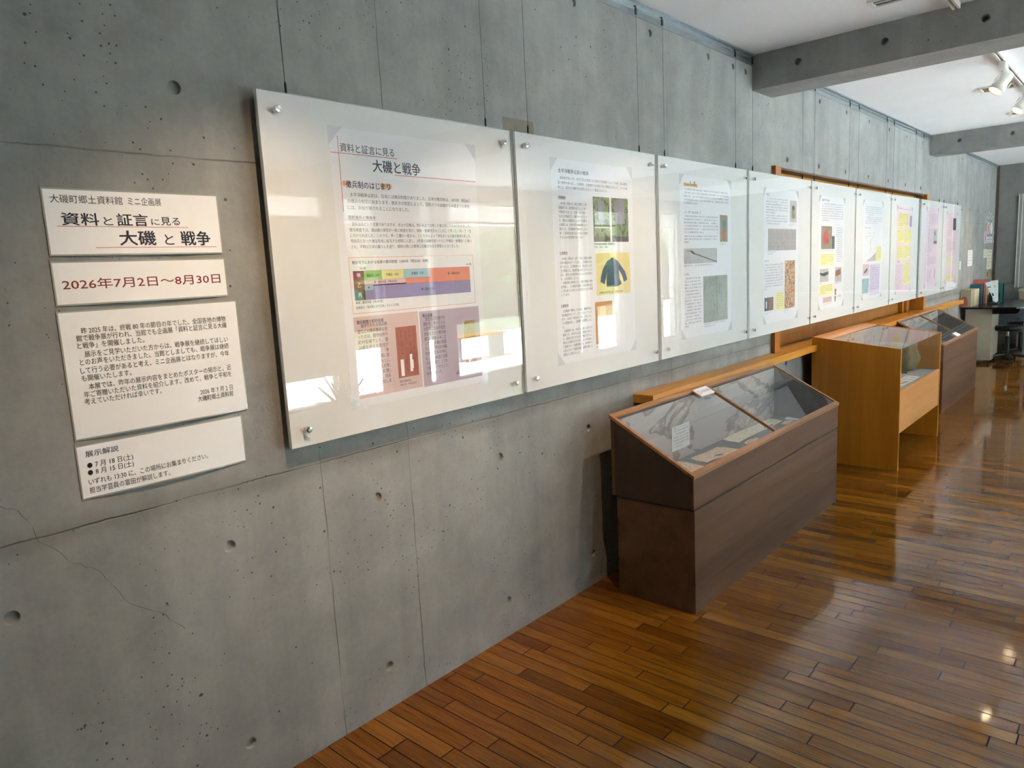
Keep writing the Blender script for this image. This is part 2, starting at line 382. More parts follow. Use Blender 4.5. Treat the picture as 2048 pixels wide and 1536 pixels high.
# ------------------------------------------------------------------ writing
def text_pieces(s, bold=0.0):
    cu = bpy.data.curves.new('t', 'FONT'); cu.body = s; cu.size = 1.0; cu.resolution_u = 2; cu.offset = bold; cu.fill_mode = 'FRONT'
    o = bpy.data.objects.new('t', cu); COL.objects.link(o)
    bpy.context.view_layer.update()
    dg = bpy.context.evaluated_depsgraph_get(); me = o.evaluated_get(dg).to_mesh()
    v = [tuple(p.co) for p in me.vertices]; f = [list(p.vertices) for p in me.polygons]
    o.evaluated_get(dg).to_mesh_clear(); bpy.data.objects.remove(o); bpy.data.curves.remove(cu)
    return v, f
def write(b, s, x, y0, y1, z0, z1, bold=0.0, off=None, full=False, slope=0.0):
    """fit string s into the wall rectangle y0..y1, z0..z1 (z1 top). full: z0..z1 is the em height. bold: overprint width in em"""
    v, f = text_pieces(s)
    if not v: return
    xs = [p[0] for p in v]; ys = [p[1] for p in v]
    ax, bx = min(xs), max(xs); ay, by = (-0.10, 0.80) if full else (min(ys), max(ys))
    ex = (z1 - z0) / (by - ay)
    sh = [(0, 0)] if bold <= 0 else [(-bold, 0), (bold, 0), (0, -bold * 0.7), (0, bold * 0.7)]
    for k, (du, dv) in enumerate(sh):
        out = []
        for p in v:
            y = y0 + (p[0] - ax) / (bx - ax) * (y1 - y0) + du * ex; z = z0 + (p[1] - ay) * ex + dv * ex + slope * (p[0] - ax)
            out.append((x + k * 0.00003 + (off(y, z) if off else 0), y, z))
        b.add(out, f)
def glyph_rows(b, x, y0, y1, z0, z1, rows, last=1.0, indent=True, fill=0.58, seed=0):
    """rows of small print too fine to read in the photo"""
    rg = random.Random(seed); ph = (z1 - z0) / rows; ch = ph * fill; 
    for r in range(rows):
        zt = z1 - r * ph; zb = zt - ch; y = y0 + (ch * 1.0 if indent and r == 0 else 0)
        ye = y1 if r < rows - 1 else y0 + (y1 - y0) * last
        while y < ye - ch * 0.5:
            k = rg.random(); w = ch * 0.86; t = ch * 0.13
            if k < 0.06: pass
            elif k < 0.12: b.rect(x, y, y + w * 0.25, zb, zb + ch * 0.25)
            else:
                nh = rg.choice((1, 2, 2, 3)); nv = rg.choice((1, 1, 2, 2))
                for i in range(nh):
                    zz = zb + ch * (i + 0.5 + rg.uniform(-0.2, 0.2)) / nh; a = rg.uniform(0, 0.3) * w; c = w - rg.uniform(0, 0.3) * w
                    b.rect(x, y + a, y + c, zz - t / 2, zz + t / 2)
                for i in range(nv):
                    yy = y + w * (i + 0.5 + rg.uniform(-0.25, 0.25)) / nv; a = rg.uniform(0, 0.25) * ch; c = ch - rg.uniform(0, 0.25) * ch
                    b.rect(x, yy - t / 2, yy + t / 2, zb + a, zb + c)
            y += ch
    return b

# ------------------------------------------------------------------ the room
H = 2.735; YB, YE, XR = -2.6, 13.49, 5.4
TIE = {0.155: [0.285, 0.899, 1.425, 2.053, 2.664, 3.28], 0.77: [0.373, 0.905, 1.433, 2.05, 2.66, 3.28, 4.84, 5.06, 10.3],
       2.02: [-0.33, 0.285, 0.90, 11.426, 12.02, 12.62], 2.165: [5.063, 5.677, 6.29, 6.904, 7.524, 8.137, 8.755],
       2.625: [0.9, 1.433, 2.05, 2.663, 3.288, 3.903, 4.219, 4.392, 5.063, 5.679, 6.291, 6.904, 7.524, 8.137, 8.755, 9.7, 10.25, 10.816, 11.408, 11.967, 12.587, 13.2]}
AY0, AY1, AZ0, AZ1 = 4.79, 9.02, 0.845, 2.105
def tie_cell(b, P, cy, cz, hs, r=0.0155, depth=0.013, n=20):
    """square patch with a round form-tie recess; P(y,z,d) maps to 3D, d = depth into the concrete"""
    sq = []
    for k in range(n):
        a = 2 * math.pi * (k + 0.5) / n; c, s_ = math.cos(a), math.sin(a); m = max(abs(c), abs(s_)); sq.append((cy + hs * c / m, cz + hs * s_ / m))
    def ring(rr, d): return [P(cy + rr * math.cos(2 * math.pi * (k + 0.5) / n), cz + rr * math.sin(2 * math.pi * (k + 0.5) / n), d) for k in range(n)]
    vs_ = [P(y, z, 0) for y, z in sq] + ring(r * 1.08, 0) + ring(r, depth * 0.25) + ring(r * 0.86, depth)
    fs = [(j * n + k, j * n + (k + 1) % n, (j + 1) * n + (k + 1) % n, (j + 1) * n + k) for j in range(3) for k in range(n)]
    fs.append(list(range(3 * n, 4 * n))); b.add(vs_, fs)
    for sy in (-1, 1):
        for sz in (-1, 1):
            best = [p for p in sq if (p[0] - cy) * sy > 0 and (p[1] - cz) * sz > 0]
            p1 = max(best, key=lambda p: abs(p[0] - cy) - abs(p[1] - cz) * 1e-3 if abs(abs(p[0] - cy) - hs) < 1e-6 else -9)
            ps = sorted(best, key=lambda p: abs(p[1] - cz)); 
            i1 = max([p for p in best if abs(abs(p[0] - cy) - hs) < 1e-6], key=lambda p: abs(p[1] - cz)); i2 = max([p for p in best if abs(abs(p[1] - cz) - hs) < 1e-6], key=lambda p: abs(p[0] - cy))
            if i1 != i2: b.face([P(*i1, 0), P(cy + sy * hs, cz + sz * hs, 0), P(*i2, 0)])
b = B(); hs = 0.03
zs = [0.0]; bands = []
for zr in sorted(TIE): bands.append((zr - hs, zr + hs, zr))
edges = sorted({0.0, H, AZ0, AZ1} | {x for q in bands for x in q[:2]})
PW_ = lambda y, z, d: (-d, y, z)
for z0, z1 in zip(edges[:-1], edges[1:]):
    zc = (z0 + z1) / 2; row = [q[2] for q in bands if q[0] <= zc <= q[1]]
    cuts = [YB]
    holes = TIE[row[0]] if row else []
    for hy in holes: cuts += [hy - hs, hy + hs]
    cuts.append(YE)
    if AZ0 <= zc <= AZ1: cuts += [AY0, AY1]
    cuts = sorted(set(cuts))
    for y0, y1 in zip(cuts[:-1], cuts[1:]):
        yc = (y0 + y1) / 2
        if AZ0 <= zc <= AZ1 and AY0 < yc < AY1: continue
        hit = [h_ for h_ in holes if abs(h_ - yc) < 1e-4]
        if hit: tie_cell(b, PW_, hit[0], row[0], hs, 0.0165, 0.011)
        else: b.rect(0, y0, y1, z0, z1)
b.box(-0.30, -0.13, YB - 0.2, YE + 0.2, -0.1, H + 0.1)
for (a0, a1) in ((AZ0, AZ1),):   # reveals of the recess
    b.face([(0, AY0, a0), (-0.13, AY0, a0), (-0.13, AY0, a1), (0, AY0, a1)]); b.face([(0, AY1, a0), (-0.13, AY1, a0), (-0.13, AY1, a1), (0, AY1, a1)])
    b.face([(0, AY0, a0), (0, AY1, a0), (-0.13, AY1, a0), (-0.13, AY0, a0)]); b.face([(0, AY0, a1), (0, AY1, a1), (-0.13, AY1, a1), (-0.13, AY0, a1)])
wall_l = struct(b.build('wall_left', 'conc_wall', origin=(0, 0, 0), recalc=False))
b = B(); rg = random.Random(2); pts = []
for (ya, za), (yb, zb) in zip(((0.36, 1.045), (0.418, 1.019), (0.452, 0.935), (0.517, 0.856), (0.567, 0.812), (0.625, 0.703), (0.707, 0.642)), ((0.418, 1.019), (0.452, 0.935), (0.517, 0.856), (0.567, 0.812), (0.625, 0.703), (0.707, 0.642), (0.762, 0.570))):
    for k in range(5): u = k / 5; pts.append((ya + (yb - ya) * u + rg.uniform(-0.004, 0.004), za + (zb - za) * u + rg.uniform(-0.004, 0.004)))
for n_, (p_, q_) in enumerate(zip(pts[:-1], pts[1:])): b.line(0.0004, p_, q_, 0.0004 + 0.0008 * abs(math.sin(n_ * 0.9)))
b.build('hairline_crack', 'soil_photo', wall_l)
struct(B().box(-0.3, XR + 0.2, YB - 0.2, YE + 0.2, -0.12, 0).build('floor', 'floor', origin=(0, 0, 0)))
struct(B().box(-0.3, XR + 0.2, YB - 0.2, YE + 0.2, H, H + 0.15).build('ceiling', 'ceiling', origin=(0, 0, 0)))
struct(B().box(-0.3, XR + 0.2, YB - 0.2, YB, 0, H).build('wall_back', 'white_wall', origin=(0, 0, 0)))
b = B()
struct(b.box(-0.13, XR + 0.2, YE, YE + 0.2, 0, H).build('wall_front', 'conc_end', origin=(0, 0, 0)))
OPEN = [(2.7, 3.6, 0.8, 2.5), (3.9, 5.0, 0.04, 0.42), (3.9, 5.0, 2.24, 2.5), (5.22, 5.75, 0.04, 2.5), (6.42, 6.68, 0.04, 2.5), (6.95, 8.55, 0.04, 2.5), (9.4, 9.6, 0.04, 2.5), (9.85, 10.15, 0.04, 2.5), (10.35, 11.2, 0.04, 2.5), (12.6, 13.2, 0.04, 2.5)]  # first opening is an added, unseen window that brings daylight to the near bay
b = B(); y = YB
b.box(XR, XR + 0.2, YB, YE, 2.5, H); b.box(XR, XR + 0.2, YB, YE, 0, 0.04)
for y0, y1 in sorted({(o[0], o[1]) for o in OPEN}):
    b.box(XR, XR + 0.2, y, y0, 0.04, 2.5); y = y1
b.box(XR, XR + 0.2, y, YE, 0.04, 2.5); b.box(XR, XR + 0.2, 3.9, 5.0, 0.42, 2.24).box(XR, XR + 0.2, 2.7, 3.6, 0.04, 0.8)
struct(b.build('wall_right', 'white_wall', origin=(0, 0, 0)))
for i, (y0, y1, z0, z1) in enumerate(OPEN):
    fr = B(); t_ = 0.025
    fr.box(XR + 0.06, XR + 0.12, y0, y0 + t_, z0, z1).box(XR + 0.06, XR + 0.12, y1 - t_, y1, z0, z1)
    fr.box(XR + 0.06, XR + 0.12, y0 + t_, y1 - t_, z0, z0 + t_).box(XR + 0.06, XR + 0.12, y0 + t_, y1 - t_, z1 - t_, z1)
    if z1 - z0 > 1: fr.box(XR + 0.06, XR + 0.12, y0 + t_, y1 - t_, 2.22, 2.245)
    w_ = struct(fr.build('window_%d' % (i + 2), 'grey_metal'))
    B().box(XR + 0.088, XR + 0.092, y0 + t_, y1 - t_, z0 + t_, z1 - t_).build('window_pane', 'window_glass', w_)
# beams
def beam(name, y0, y1, holes):
    b = B(); z0, z1 = 2.528, H - 0.002; x1 = XR - 0.002
    P = lambda x, z, d: (x, y0 + d, z)
    xs = [0.002]
    for hx in holes: xs += [hx - hs, hx + hs]
    xs.append(x1)
    for a, c in zip(xs[:-1], xs[1:]):
        m = (a + c) / 2
        if any(abs(m - h_) < 1e-4 for h_ in holes):
            b.face([(a, y0, z0), (c, y0, z0), (c, y0, 2.637 - hs), (a, y0, 2.637 - hs)]); b.face([(a, y0, 2.637 + hs), (c, y0, 2.637 + hs), (c, y0, z1), (a, y0, z1)])
            tie_cell(b, P, m, 2.637, hs, 0.018, 0.045)
        else: b.face([(a, y0, z0), (c, y0, z0), (c, y0, z1), (a, y0, z1)])
    b.face([(0.002, y0, z0), (x1, y0, z0), (x1, y1, z0), (0.002, y1, z0)]); b.face([(0.002, y1, z0), (x1, y1, z0), (x1, y1, z1), (0.002, y1, z1)])
    b.face([(0.002, y0, z1), (x1, y0, z1), (x1, y1, z1), (0.002, y1, z1)]); b.face([(0.002, y0, z0), (0.002, y1, z0), (0.002, y1, z1), (0.002, y0, z1)]); b.face([(x1, y0, z0), (x1, y1, z0), (x1, y1, z1), (x1, y0, z1)])
    struct(b.build(name, 'conc_beam', origin=(0, 0, 0), recalc=False))
HX = [0.28 + 0.465 * i for i in range(11)]
beam('trim_1', 4.485, 4.785, HX); beam('trim_2', 9.09, 9.39, HX)
struct(B().box(0.001, 0.036, YE - 0.045, YE - 0.001, 0.0, H - 0.02).build('trim_3', 'strip'))
# wood-lined recess behind the middle panels
w1 = struct(B().box(-0.125, -0.105, AY0 + 0.002, AY1 - 0.002, 0.868, AZ1 - 0.002).build('window_1', 'honey_board'))
B().box(-0.104, 0.028, 4.791, 4.885, 0.868, AZ1 - 0.001).build('jamb', 'honey_v', w1, bevel=0.002)
B().box(-0.104, 0.028, 8.93, 9.018, 0.868, AZ1 - 0.001).build('jamb', 'honey_v', w1, bevel=0.002)
B().box(-0.104, -0.075, 4.99, 5.055, 0.868, 2.03).build('stile', 'honey_v', w1, bevel=0.002)
B().box(-0.104, -0.06, 8.42, 8.47, 0.868, AZ1 - 0.075).build('stile', 'honey_v', w1, bevel=0.002)
B().box(-0.104, -0.06, 8.60, 8.68, 0.868, AZ1 - 0.075).build('stile', 'honey_v', w1, bevel=0.002)
B().box(-0.104, -0.003, 4.886, 8.929, AZ1 - 0.013, AZ1 - 0.001).build('soffit', 'soffit', w1)
B().box(-0.104, -0.085, 4.886, 8.929, AZ1 - 0.09, AZ1 - 0.0135).build('header_rail', 'ledge', w1, bevel=0.002)
tag(B().box(-0.104, 0.114, 3.05, 10.655, 0.822, 0.867).build('wall_ledge', 'ledge', bevel=0.003), 'long honey-coloured wooden ledge fixed along the concrete wall below the panels', 'shelf')
# picture rails
for nm, (y0, y1) in (('from the near end to the first beam', (YB + 0.02, 4.483)), ('between the two concrete beams', (4.787, 9.088)), ('from the second beam to the end wall', (9.392, YE - 0.05))):
    b = B(); b.prism([(0.001, 2.668), (0.006, 2.668), (0.006, 2.70), (0.016, 2.70), (0.02, 2.705), (0.02, 2.725), (0.030, 2.728), (0.030, 2.733), (0.001, 2.733)], 1, y0, y1) if False else None
    for p in ([(0.001, 2.672), (0.005, 2.672), (0.005, 2.731), (0.001, 2.731)], [(0.005, 2.70), (0.017, 2.70), (0.017, 2.706), (0.005, 2.706)], [(0.005, 2.722), (0.022, 2.722), (0.022, 2.731), (0.005, 2.731)]):
        b.add([(x, yy, z) for yy in (y0, y1) for x, z in p], [(0, 1, 2, 3), (7, 6, 5, 4)] + [(i, (i + 1) % 4, 4 + (i + 1) % 4, 4 + i) for i in range(4)])
    tag(b.build('picture_rail', 'alu'), 'aluminium picture rail at the wall top ' + nm, 'picture rail', 'picture rails along the wall top')

# ------------------------------------------------------------------ hanging panels and wires
PANELS = [(1.106, 2.166, 'the two-line title poster'), (2.186, 3.244, 'the navy jacket poster'), (3.262, 4.32, 'the medal and spear poster'),
          (4.336, 5.402, 'the tall colourful print poster'), (5.412, 6.428, 'the red sun flag poster'), (6.438, 7.484, 'the pale map poster'),
          (7.494, 8.535, 'the yellow text box poster'), (8.628, 9.668, 'the upright grey photo poster'), (9.678, 10.68, 'the pale green map poster')]
for i, (y0, y1, d) in enumerate(PANELS):
    zt, zb = 2.040, 1.016; g = 'hanging poster panels'
    P = thing('poster_holder', 'white hanging poster panel with clear cover holding ' + d, 'display panel', (0.036, (y0 + y1) / 2, zb), g)
    B().box(0.0285, 0.0385, y0, y1, zb, zt).build('backing_board', 'board', P, bevel=0.0012)
    a = B(); x0, x1 = 0.0402, 0.0452
    a.rect(x1, y0, y1, zb, zt); a.k = 1
    a.box(x0, x1 - 0.00005, y0, y0 + 0.0004, zb, zt).box(x0, x1 - 0.00005, y1 - 0.0004, y1, zb, zt).box(x0, x1 - 0.00005, y0, y1, zb, zb + 0.0004).box(x0, x1 - 0.00005, y0, y1, zt - 0.0004, zt)
    a.build('acrylic_cover', ['acrylic', 'acrylic_edge'], P, recalc=False)
    for cy in (y0 + 0.054, y1 - 0.056):
        for cz in (zt - 0.05, zb + 0.05):
            B().lathe([(0.0098, 0.0453), (0.0098, 0.060), (0.0088, 0.0615), (0.004, 0.0620)], (0, cy, cz), 0, 28).build('standoff_cap', 'chrome', P)
            B().tube([(0.003, cy, cz), (0.0285, cy, cz)], 0.006, 12).build('spacer', 'alu', P)
    for wy, side in ((y0 + 0.11 if i else 1.215, 'left'), (y1 - 0.115, 'right')):
        top = 2.528 if 4.485 < wy < 4.785 else 2.702
        Wt = thing('hanging_wire', 'thin %s-hand hanging wire of the panel with %s' % (side, d), 'wire', (0.02, wy, 2.04), 'hanging wires of the panels')
        B().tube([(0.0205, wy, 2.045), (0.0205, wy, 2.71)], 0.0008, 6).build('cable', 'steel', Wt)
        B().tube([(0.0205, wy, 2.0405), (0.0205, wy, 2.07), (0.0205, wy, 2.078)], [0.0036, 0.0036, 0.0016], 10).build('gripper', 'black_metal', Wt)
        B().box(0.0172, 0.024, wy - 0.006, wy + 0.006, 2.672, 2.70).box(0.0075, 0.0172, wy - 0.006, wy + 0.006, 2.7061, 2.712).box(0.0172, 0.0205, wy - 0.006, wy + 0.006, 2.70, 2.712).build('rail_hook', 'steel', Wt)

# ------------------------------------------------------------------ posters behind the clear covers
XS, X1, X2, X3, X4 = 0.0386, 0.0390, 0.0392, 0.0394, 0.0396
def poster(y0, y1, z0, z1, label, mat='paper', cols=()):
    p = thing('exhibition_poster', label, 'poster', (0.0388, (y0 + y1) / 2, z0), 'posters in the hanging panels')
    B().box(0.03855, 0.03885, y0, y1, z0, z1).build('sheet', mat, p)
    for n_, (cy, cz, sy, sz) in enumerate(((y0, z0, 1, 1), (y1, z0, -1, 1), (y0, z1, 1, -1), (y1, z1, -1, -1))):
        B().add([(0.0389, cy - sy * 0.004, cz - sz * 0.004), (0.0389, cy + sy * 0.05, cz - sz * 0.004), (0.0389, cy - sy * 0.004, cz + sz * 0.055)], [(0, 1, 2)]).build('corner_sleeve', 'sleeve', p)
    return p
# --- first poster
p = poster(1.336, 1.963, 1.096, 1.965, 'white poster with large navy two-line title and red crossing rules, first panel')
b = B(); b.rect(X1, 1.3655, 1.3675, 1.714, 1.942).rect(X1, 1.337, 1.596, 1.8895, 1.8915).rect(X1, 1.582, 1.961, 1.8365, 1.8385); b.build('red_rule', 'redline', p)
def heading(p, s_, x, *a, name='heading_text', mat='navy2'):
    b = B(); write(b, s_, x, *a); b.build(name, mat, p)
heading(p, '資料と証言に見る', X1, 1.373, 1.585, 1.895, 1.921, 0.006, name='title_text', mat='navy'); heading(p, '大磯と戦争', X1, 1.493, 1.694, 1.842, 1.881, 0.014, name='title_text', mat='navy')
b = B(); 
for yy in (1.377, 1.393, 1.524, 1.540, 1.556): b.ell(X1, yy, 1.8, 0.0075, 0.0085)
b.build('heading_blob', 'orangeblob', p)
heading(p, '徴兵制のはじまり', X2, 1.383, 1.557, 1.787, 1.810, 0.012)
heading(p, '国民皆兵と徴兵令', X1, 1.382, 1.488, 1.693, 1.7035, 0.01)
heading(p, '徴兵令下における陸軍の徴兵制度（1895年（明治28）当時）', X1, 1.381, 1.702, 1.5525, 1.5635, 0.01)
heading(p, '徴兵制度と町村役場', X2, 1.380, 1.486, 1.3635, 1.3755, 0.012); heading(p, '徴兵忌避', X2, 1.657, 1.703, 1.3635, 1.3755, 0.012)
b = B()
for s_, a, c, z in (('太平洋戦争以前は、日本には徴兵制度がありました。日本の徴兵制は、1873年（明治6）', 1.395, 1.921, 1.767), ('の徴兵令制定に始まります。徴兵令の制定によって、国民のうち20歳から40歳までの男性', 1.384, 1.921, 1.7475), ('には、兵役が課されることになりました。', 1.383, 1.632, 1.7275)):
    write(b, s_, X1, a, c, z - 0.0062, z + 0.0062, full=True)
for s_, a, c, z in (('国民皆兵という言葉がありますが、兵士の召集は、徴兵検査で合格した者に対してのみ行われました。', 1.394, 1.919, 1.677), ('徴兵検査では、満20歳の男性が一斉に検査を受け、体格・健康状況などに応じて甲・乙・丙・丁・戊', 1.382, 1.921, 1.659),
                    ('に分けられました。このうち、甲・乙種の一部から、くじ引きによって現役兵となる者が選ばれました。', 1.383, 1.920, 1.6415), ('現役兵となった者は各地に駐屯する部隊に入営し、2年間の訓練を経たのちに予備役・後備役へと編入', 1.383, 1.922, 1.6245), ('され、平時は日常の暮らしを送り、戦時の際には軍隊に召集される在郷軍人となりました。', 1.383, 1.856, 1.6065)):
    write(b, s_, X1, a, c, z - 0.0057, z + 0.0057, full=True)
L13 = ['毎年行われる徴兵検', '査などの徴兵事務を担', 'ったのは、郡市役所や', '町村役場でした。満', '20歳を迎える男性が', 'いる家の戸主は、「徴', '兵適齢届」を役場に提', '出し、この届をもとに', '役場では「壮丁人別簿」', 'や「徴兵壮丁名簿」', 'の名簿を作成し、徴兵', '検査の受検を通知しま', 'した。']
for k, s_ in enumerate(L13):
    z = 1.3565 - k * 0.01725; a = 1.394 if k == 0 else 1.380; write(b, s_, X2, a, 1.411 if k == 12 else 1.50, z - 0.0066, z + 0.0066, full=True)
L12 = ['武士などの身分を', '問わず、すべての人', 'が兵隊になる可能性', 'があるという徴兵制', '度は、初め人々にと', 'って受入れ難い制度', 'でした。現在の大磯', '町内の住民の中に', 'も、徴兵検査に出頭', 'せず、「逃亡」とされ', 'て届が出されたこと', 'もありました。']
for k, s_ in enumerate(L12):
    z = 1.3565 - k * 0.01725; a = 1.669 if k == 0 else 1.659; write(b, s_, X2, a, 1.735 if k == 11 else 1.762, z - 0.0066, z + 0.0066, full=True)
write(b, '20 歳', X1, 1.409, 1.434, 1.535, 1.544); write(b, '40 歳', X1, 1.886, 1.911, 1.536, 1.545)
write(b, '★第二補充兵役（1年4か月）', X1, 1.383, 1.491, 1.427, 1.4365, 0.008); write(b, '加藤陽子『徴兵制と近代日本』をもとに作成', X1, 1.382, 1.557, 1.411, 1.4205)
write(b, '徴兵適齢届', X2, 1.536, 1.585, 1.1515, 1.1595); write(b, '1892年（明治25）', X2, 1.536, 1.61, 1.140, 1.148); write(b, '徴兵失踪者届（1897年）', X2, 1.80, 1.90, 1.144, 1.152)
for s_, a, c, z in (('現役兵（3年）', 1.434, 1.486, 1.5155), ('予備役（4年）', 1.512, 1.566, 1.5155), ('後備役（5年）', 1.622, 1.678, 1.516), ('第一国民兵役', 1.79, 1.85, 1.510), ('第一補充兵役（7年4か月）', 1.461, 1.556, 1.4935), ('★', 1.434, 1.443, 1.4775), ('第二国民兵役', 1.66, 1.72, 1.461)):
    write(b, s_, X3, a, c, z - 0.0045, z + 0.0045, 0.008, full=True)
b.build('body_text', 'ink', p)
B().rect(X1, 1.382, 1.488, 1.6895, 1.6905).build('underline', 'redline', p)
b = B()
for q in ((1.369, 1.923, 1.5725, 1.574), (1.369, 1.923, 1.397, 1.3985), (1.369, 1.3705, 1.397, 1.574), (1.9215, 1.923, 1.397, 1.574)): b.rect(X1, *q)
b.build('box_outline', 'salmon', p)
ch = B().rect(X1, 1.3815, 1.9015, 1.4385, 1.5315).build('bar_chart', 'ink', p)
for nm, m_, q in (('first_class_cell', 'dkred', (1.382, 1.4215, 1.502, 1.531)), ('second_class_cell', 'brown', (1.382, 1.4215, 1.4725, 1.502)), ('third_class_cell', 'olive', (1.396, 1.4175, 1.439, 1.4725)), ('third_class_edge', 'teal', (1.382, 1.396, 1.439, 1.4725)),
                  ('chart_bar', 'grn', (1.4225, 1.495, 1.5015, 1.531)), ('chart_bar', 'yel', (1.495, 1.588, 1.5015, 1.531)), ('chart_bar', 'ltblue', (1.5885, 1.704, 1.5015, 1.531)), ('chart_bar', 'salmon', (1.7045, 1.901, 1.483, 1.531)), ('chart_bar', 'salmon', (1.5945, 1.7045, 1.483, 1.501)),
                  ('chart_bar', 'pink', (1.4225, 1.594, 1.4865, 1.501)), ('chart_bar', 'lilac', (1.4225, 1.901, 1.439, 1.4825)), ('chart_bar', 'ltblue', (1.4225, 1.456, 1.4695, 1.486))):
    B().rect(X2 if nm != 'chart_bar' or m_ != 'ltblue' or q[0] > 1.5 else X2 + 0.0001, *q).build(nm, m_, ch)
b = B()
for s_, z in (('甲', 1.5165), ('乙', 1.487), ('丙', 1.456)): write(b, s_, X3, 1.3955, 1.4085, z - 0.007, z + 0.007, 0.015)
b.build('class_letters', 'white', p)
B().rect(X1, 1.368, 1.637, 1.124, 1.387).build('left_text_box', 'pinkbg', p); B().rect(X1, 1.643, 1.937, 1.121, 1.385).build('right_text_box', 'lilacbg', p)
def document(p, y0, y1, z0, z1, mat, strips, seed):
    d = B().rect(X3, y0, y1, z0, z1).build('document_photo', mat, p)
    b = B(); rg = random.Random(seed)
    for k in range(4):
        yy = y1 - (k + 0.8) * (y1 - y0) / 5; z = z1 - 0.012
        while z > z0 + 0.02:
            l = rg.uniform(0.002, 0.006)
            if rg.random() < 0.75: b.rect(X3 + 0.0001, yy, yy + rg.uniform(0.001, 0.003), z - l, z)
            z -= l + 0.002
    b.build('brush_writing', 'dkred' if mat == 'redpaper_photo' else 'brown', d)
    b = B()
    for q in strips: b.rect(X3 + 0.0002, *q)
    b.build('white_strip', 'white', d)
document(p, 1.533, 1.624, 1.168, 1.340, 'redpaper_photo', ((1.5455, 1.5595, 1.1735, 1.230), (1.587, 1.598, 1.1845, 1.244), (1.598, 1.602, 1.195, 1.224)), 3)
document(p, 1.854, 1.912, 1.167, 1.3355, 'tanpaper_photo', ((1.869, 1.8775, 1.182, 1.232), (1.8775, 1.886, 1.187, 1.248)), 4)
# --- second poster
p = poster(2.408, 3.026, 1.099, 1.960, 'white poster about earlier wars with a navy jacket photo on yellow, second panel')
heading(p, '太平洋戦争以前の戦争', X1, 2.457, 2.675, 1.9035, 1.922, 0.014)
for s_, a, z in (('西南戦争', 2.451, 1.803), ('日清戦争', 2.448, 1.572), ('日露戦争', 2.441, 1.349)):
    heading(p, s_, X1, a, a + 0.052, z - 0.006, z + 0.006, 0.012)
    B().rect(X1, a, a + 0.053, z - 0.0078, z - 0.0070).build('underline', 'redline', p)
b = B()
for s_, a, c, z in (('徴兵制が導入され、初めて兵士が動員された戦争は西南戦争でした。その後、日本は諸外', 2.468, 2.985, 1.8835), ('国と戦争を繰り返し、日清戦争、日露戦争でも多数の兵士が動員されました。これらの戦', 2.453, 2.984, 1.8635), ('争には、現在の大磯町内の住民も兵士として動員されました。', 2.452, 2.818, 1.8445)): write(b, s_, X1, a, c, z - 0.0062, z + 0.0062, full=True)
for s_, k in zip(['1877年（明治10）2月に勃発した西', '南戦争では、政府軍の兵士として実に', 'が動員されました。大磯・国府地区で', 'も兵士が動員され、戦死者が出ていま', 'す。現在の大磯駅近くにある愛宕神社', 'の境内には、当時の町の有志者たちが', '建立した、西南戦争で戦病死した大', '磯・二宮地域出身の人々の兵士を慰霊', 'するための慰霊碑があります。'], range(9)):
    z = 1.7785 - k * 0.0176; write(b, s_, X1, 2.465 if k == 0 else 2.452, 2.62 if k == 8 else 2.652, z - 0.006, z + 0.006, full=True)
for s_, k in zip(['1894年（明治27）8月、日本と清国は朝鮮', '半島の権益をめぐって対立し、日清戦争が始', 'まりました。日清戦争では、約24万人の兵', '士が動員され、戦病死者は約1万3千人にの', 'ぼり、現在の大磯町内からも人々が従軍さ', 'れ、2人が戦死しました。', '大磯町郷土資料館では、当時の軍服の実物', 'を所蔵し、この軍服を着用した者が戦利品と', 'して持ち帰ったと考えられる清国兵士の上衣を所蔵', 'しています。'], range(10)):
    z = 1.548 - k * 0.0170; write(b, s_, X1, 2.459 if k in (0, 6) else 2.447, {5: 2.575, 9: 2.505}.get(k, 2.677), z - 0.006, z + 0.006, full=True)
for s_, k in zip(['日清戦争で勝利した日本は、朝鮮半島と', '満州権益をめぐって、ロシアと対立していき', 'ます。1904年（明治37）2月、日本とロシ', 'アは宣戦布告し、日露戦争が開戦しまし', 'た。', '日露戦争では、109万人を超える兵士が', '動員され、8万4千人以上の犠牲が出まし', 'た。国民生活にも大きな影響が及びまし', '現在の大磯町内でも多くの人々が出征し', 'て動員され、日露戦争の間、1904年から', '12月にかけて遼陽会戦や旅順の戦いに', '旅順などに従軍しました。'], range(12)):
    z = 1.3255 - k * 0.0170; write(b, s_, X1, 2.455 if k in (0, 5) else 2.444, {4: 2.462, 11: 2.562}.get(k, 2.662), z - 0.006, z + 0.006, full=True)
for s_, a, c, z in (('西南戦争戦死者慰霊碑　愛宕神社境内', 2.699, 2.871, 1.608), ('（大磯　当館にて撮影）', 2.698, 2.812, 1.595), ('日清戦争従軍者軍服上衣　（館蔵の大礼服）', 2.729, 2.923, 1.389)): write(b, s_, X3, a, c, z - 0.0045, z + 0.0045, full=True)
write(b, '従軍記章証書', X3, 2.692, 2.75, 1.141, 1.149); write(b, '当館蔵（明治38）', X3, 2.75, 2.83, 1.137, 1.145)
b.build('body_text', 'ink', p)
for y0, y1, st in ((2.700, 2.830, ((2.738, 1.80), (2.783, 1.80), (2.783, 1.715), (2.781, 1.700), (2.74, 1.702))), (2.846, 2.985, ((2.873, 1.80), (2.91, 1.818), (2.95, 1.815), (2.956, 1.74), (2.952, 1.70), (2.876, 1.70)))):
    ph = B().rect(X1, y0, y1, 1.618, 1.8165).build('monument_photo', 'foliage_photo', p)
    B().poly(X2, st).build('monument', 'stone_photo', ph); B().rect(X2, y0, y1, 1.618, 1.643).build('ground', 'soil_photo', ph)
ph = B().rect(X1, 2.708, 2.990, 1.378, 1.568).build('jacket_photo', 'jphoto', p)
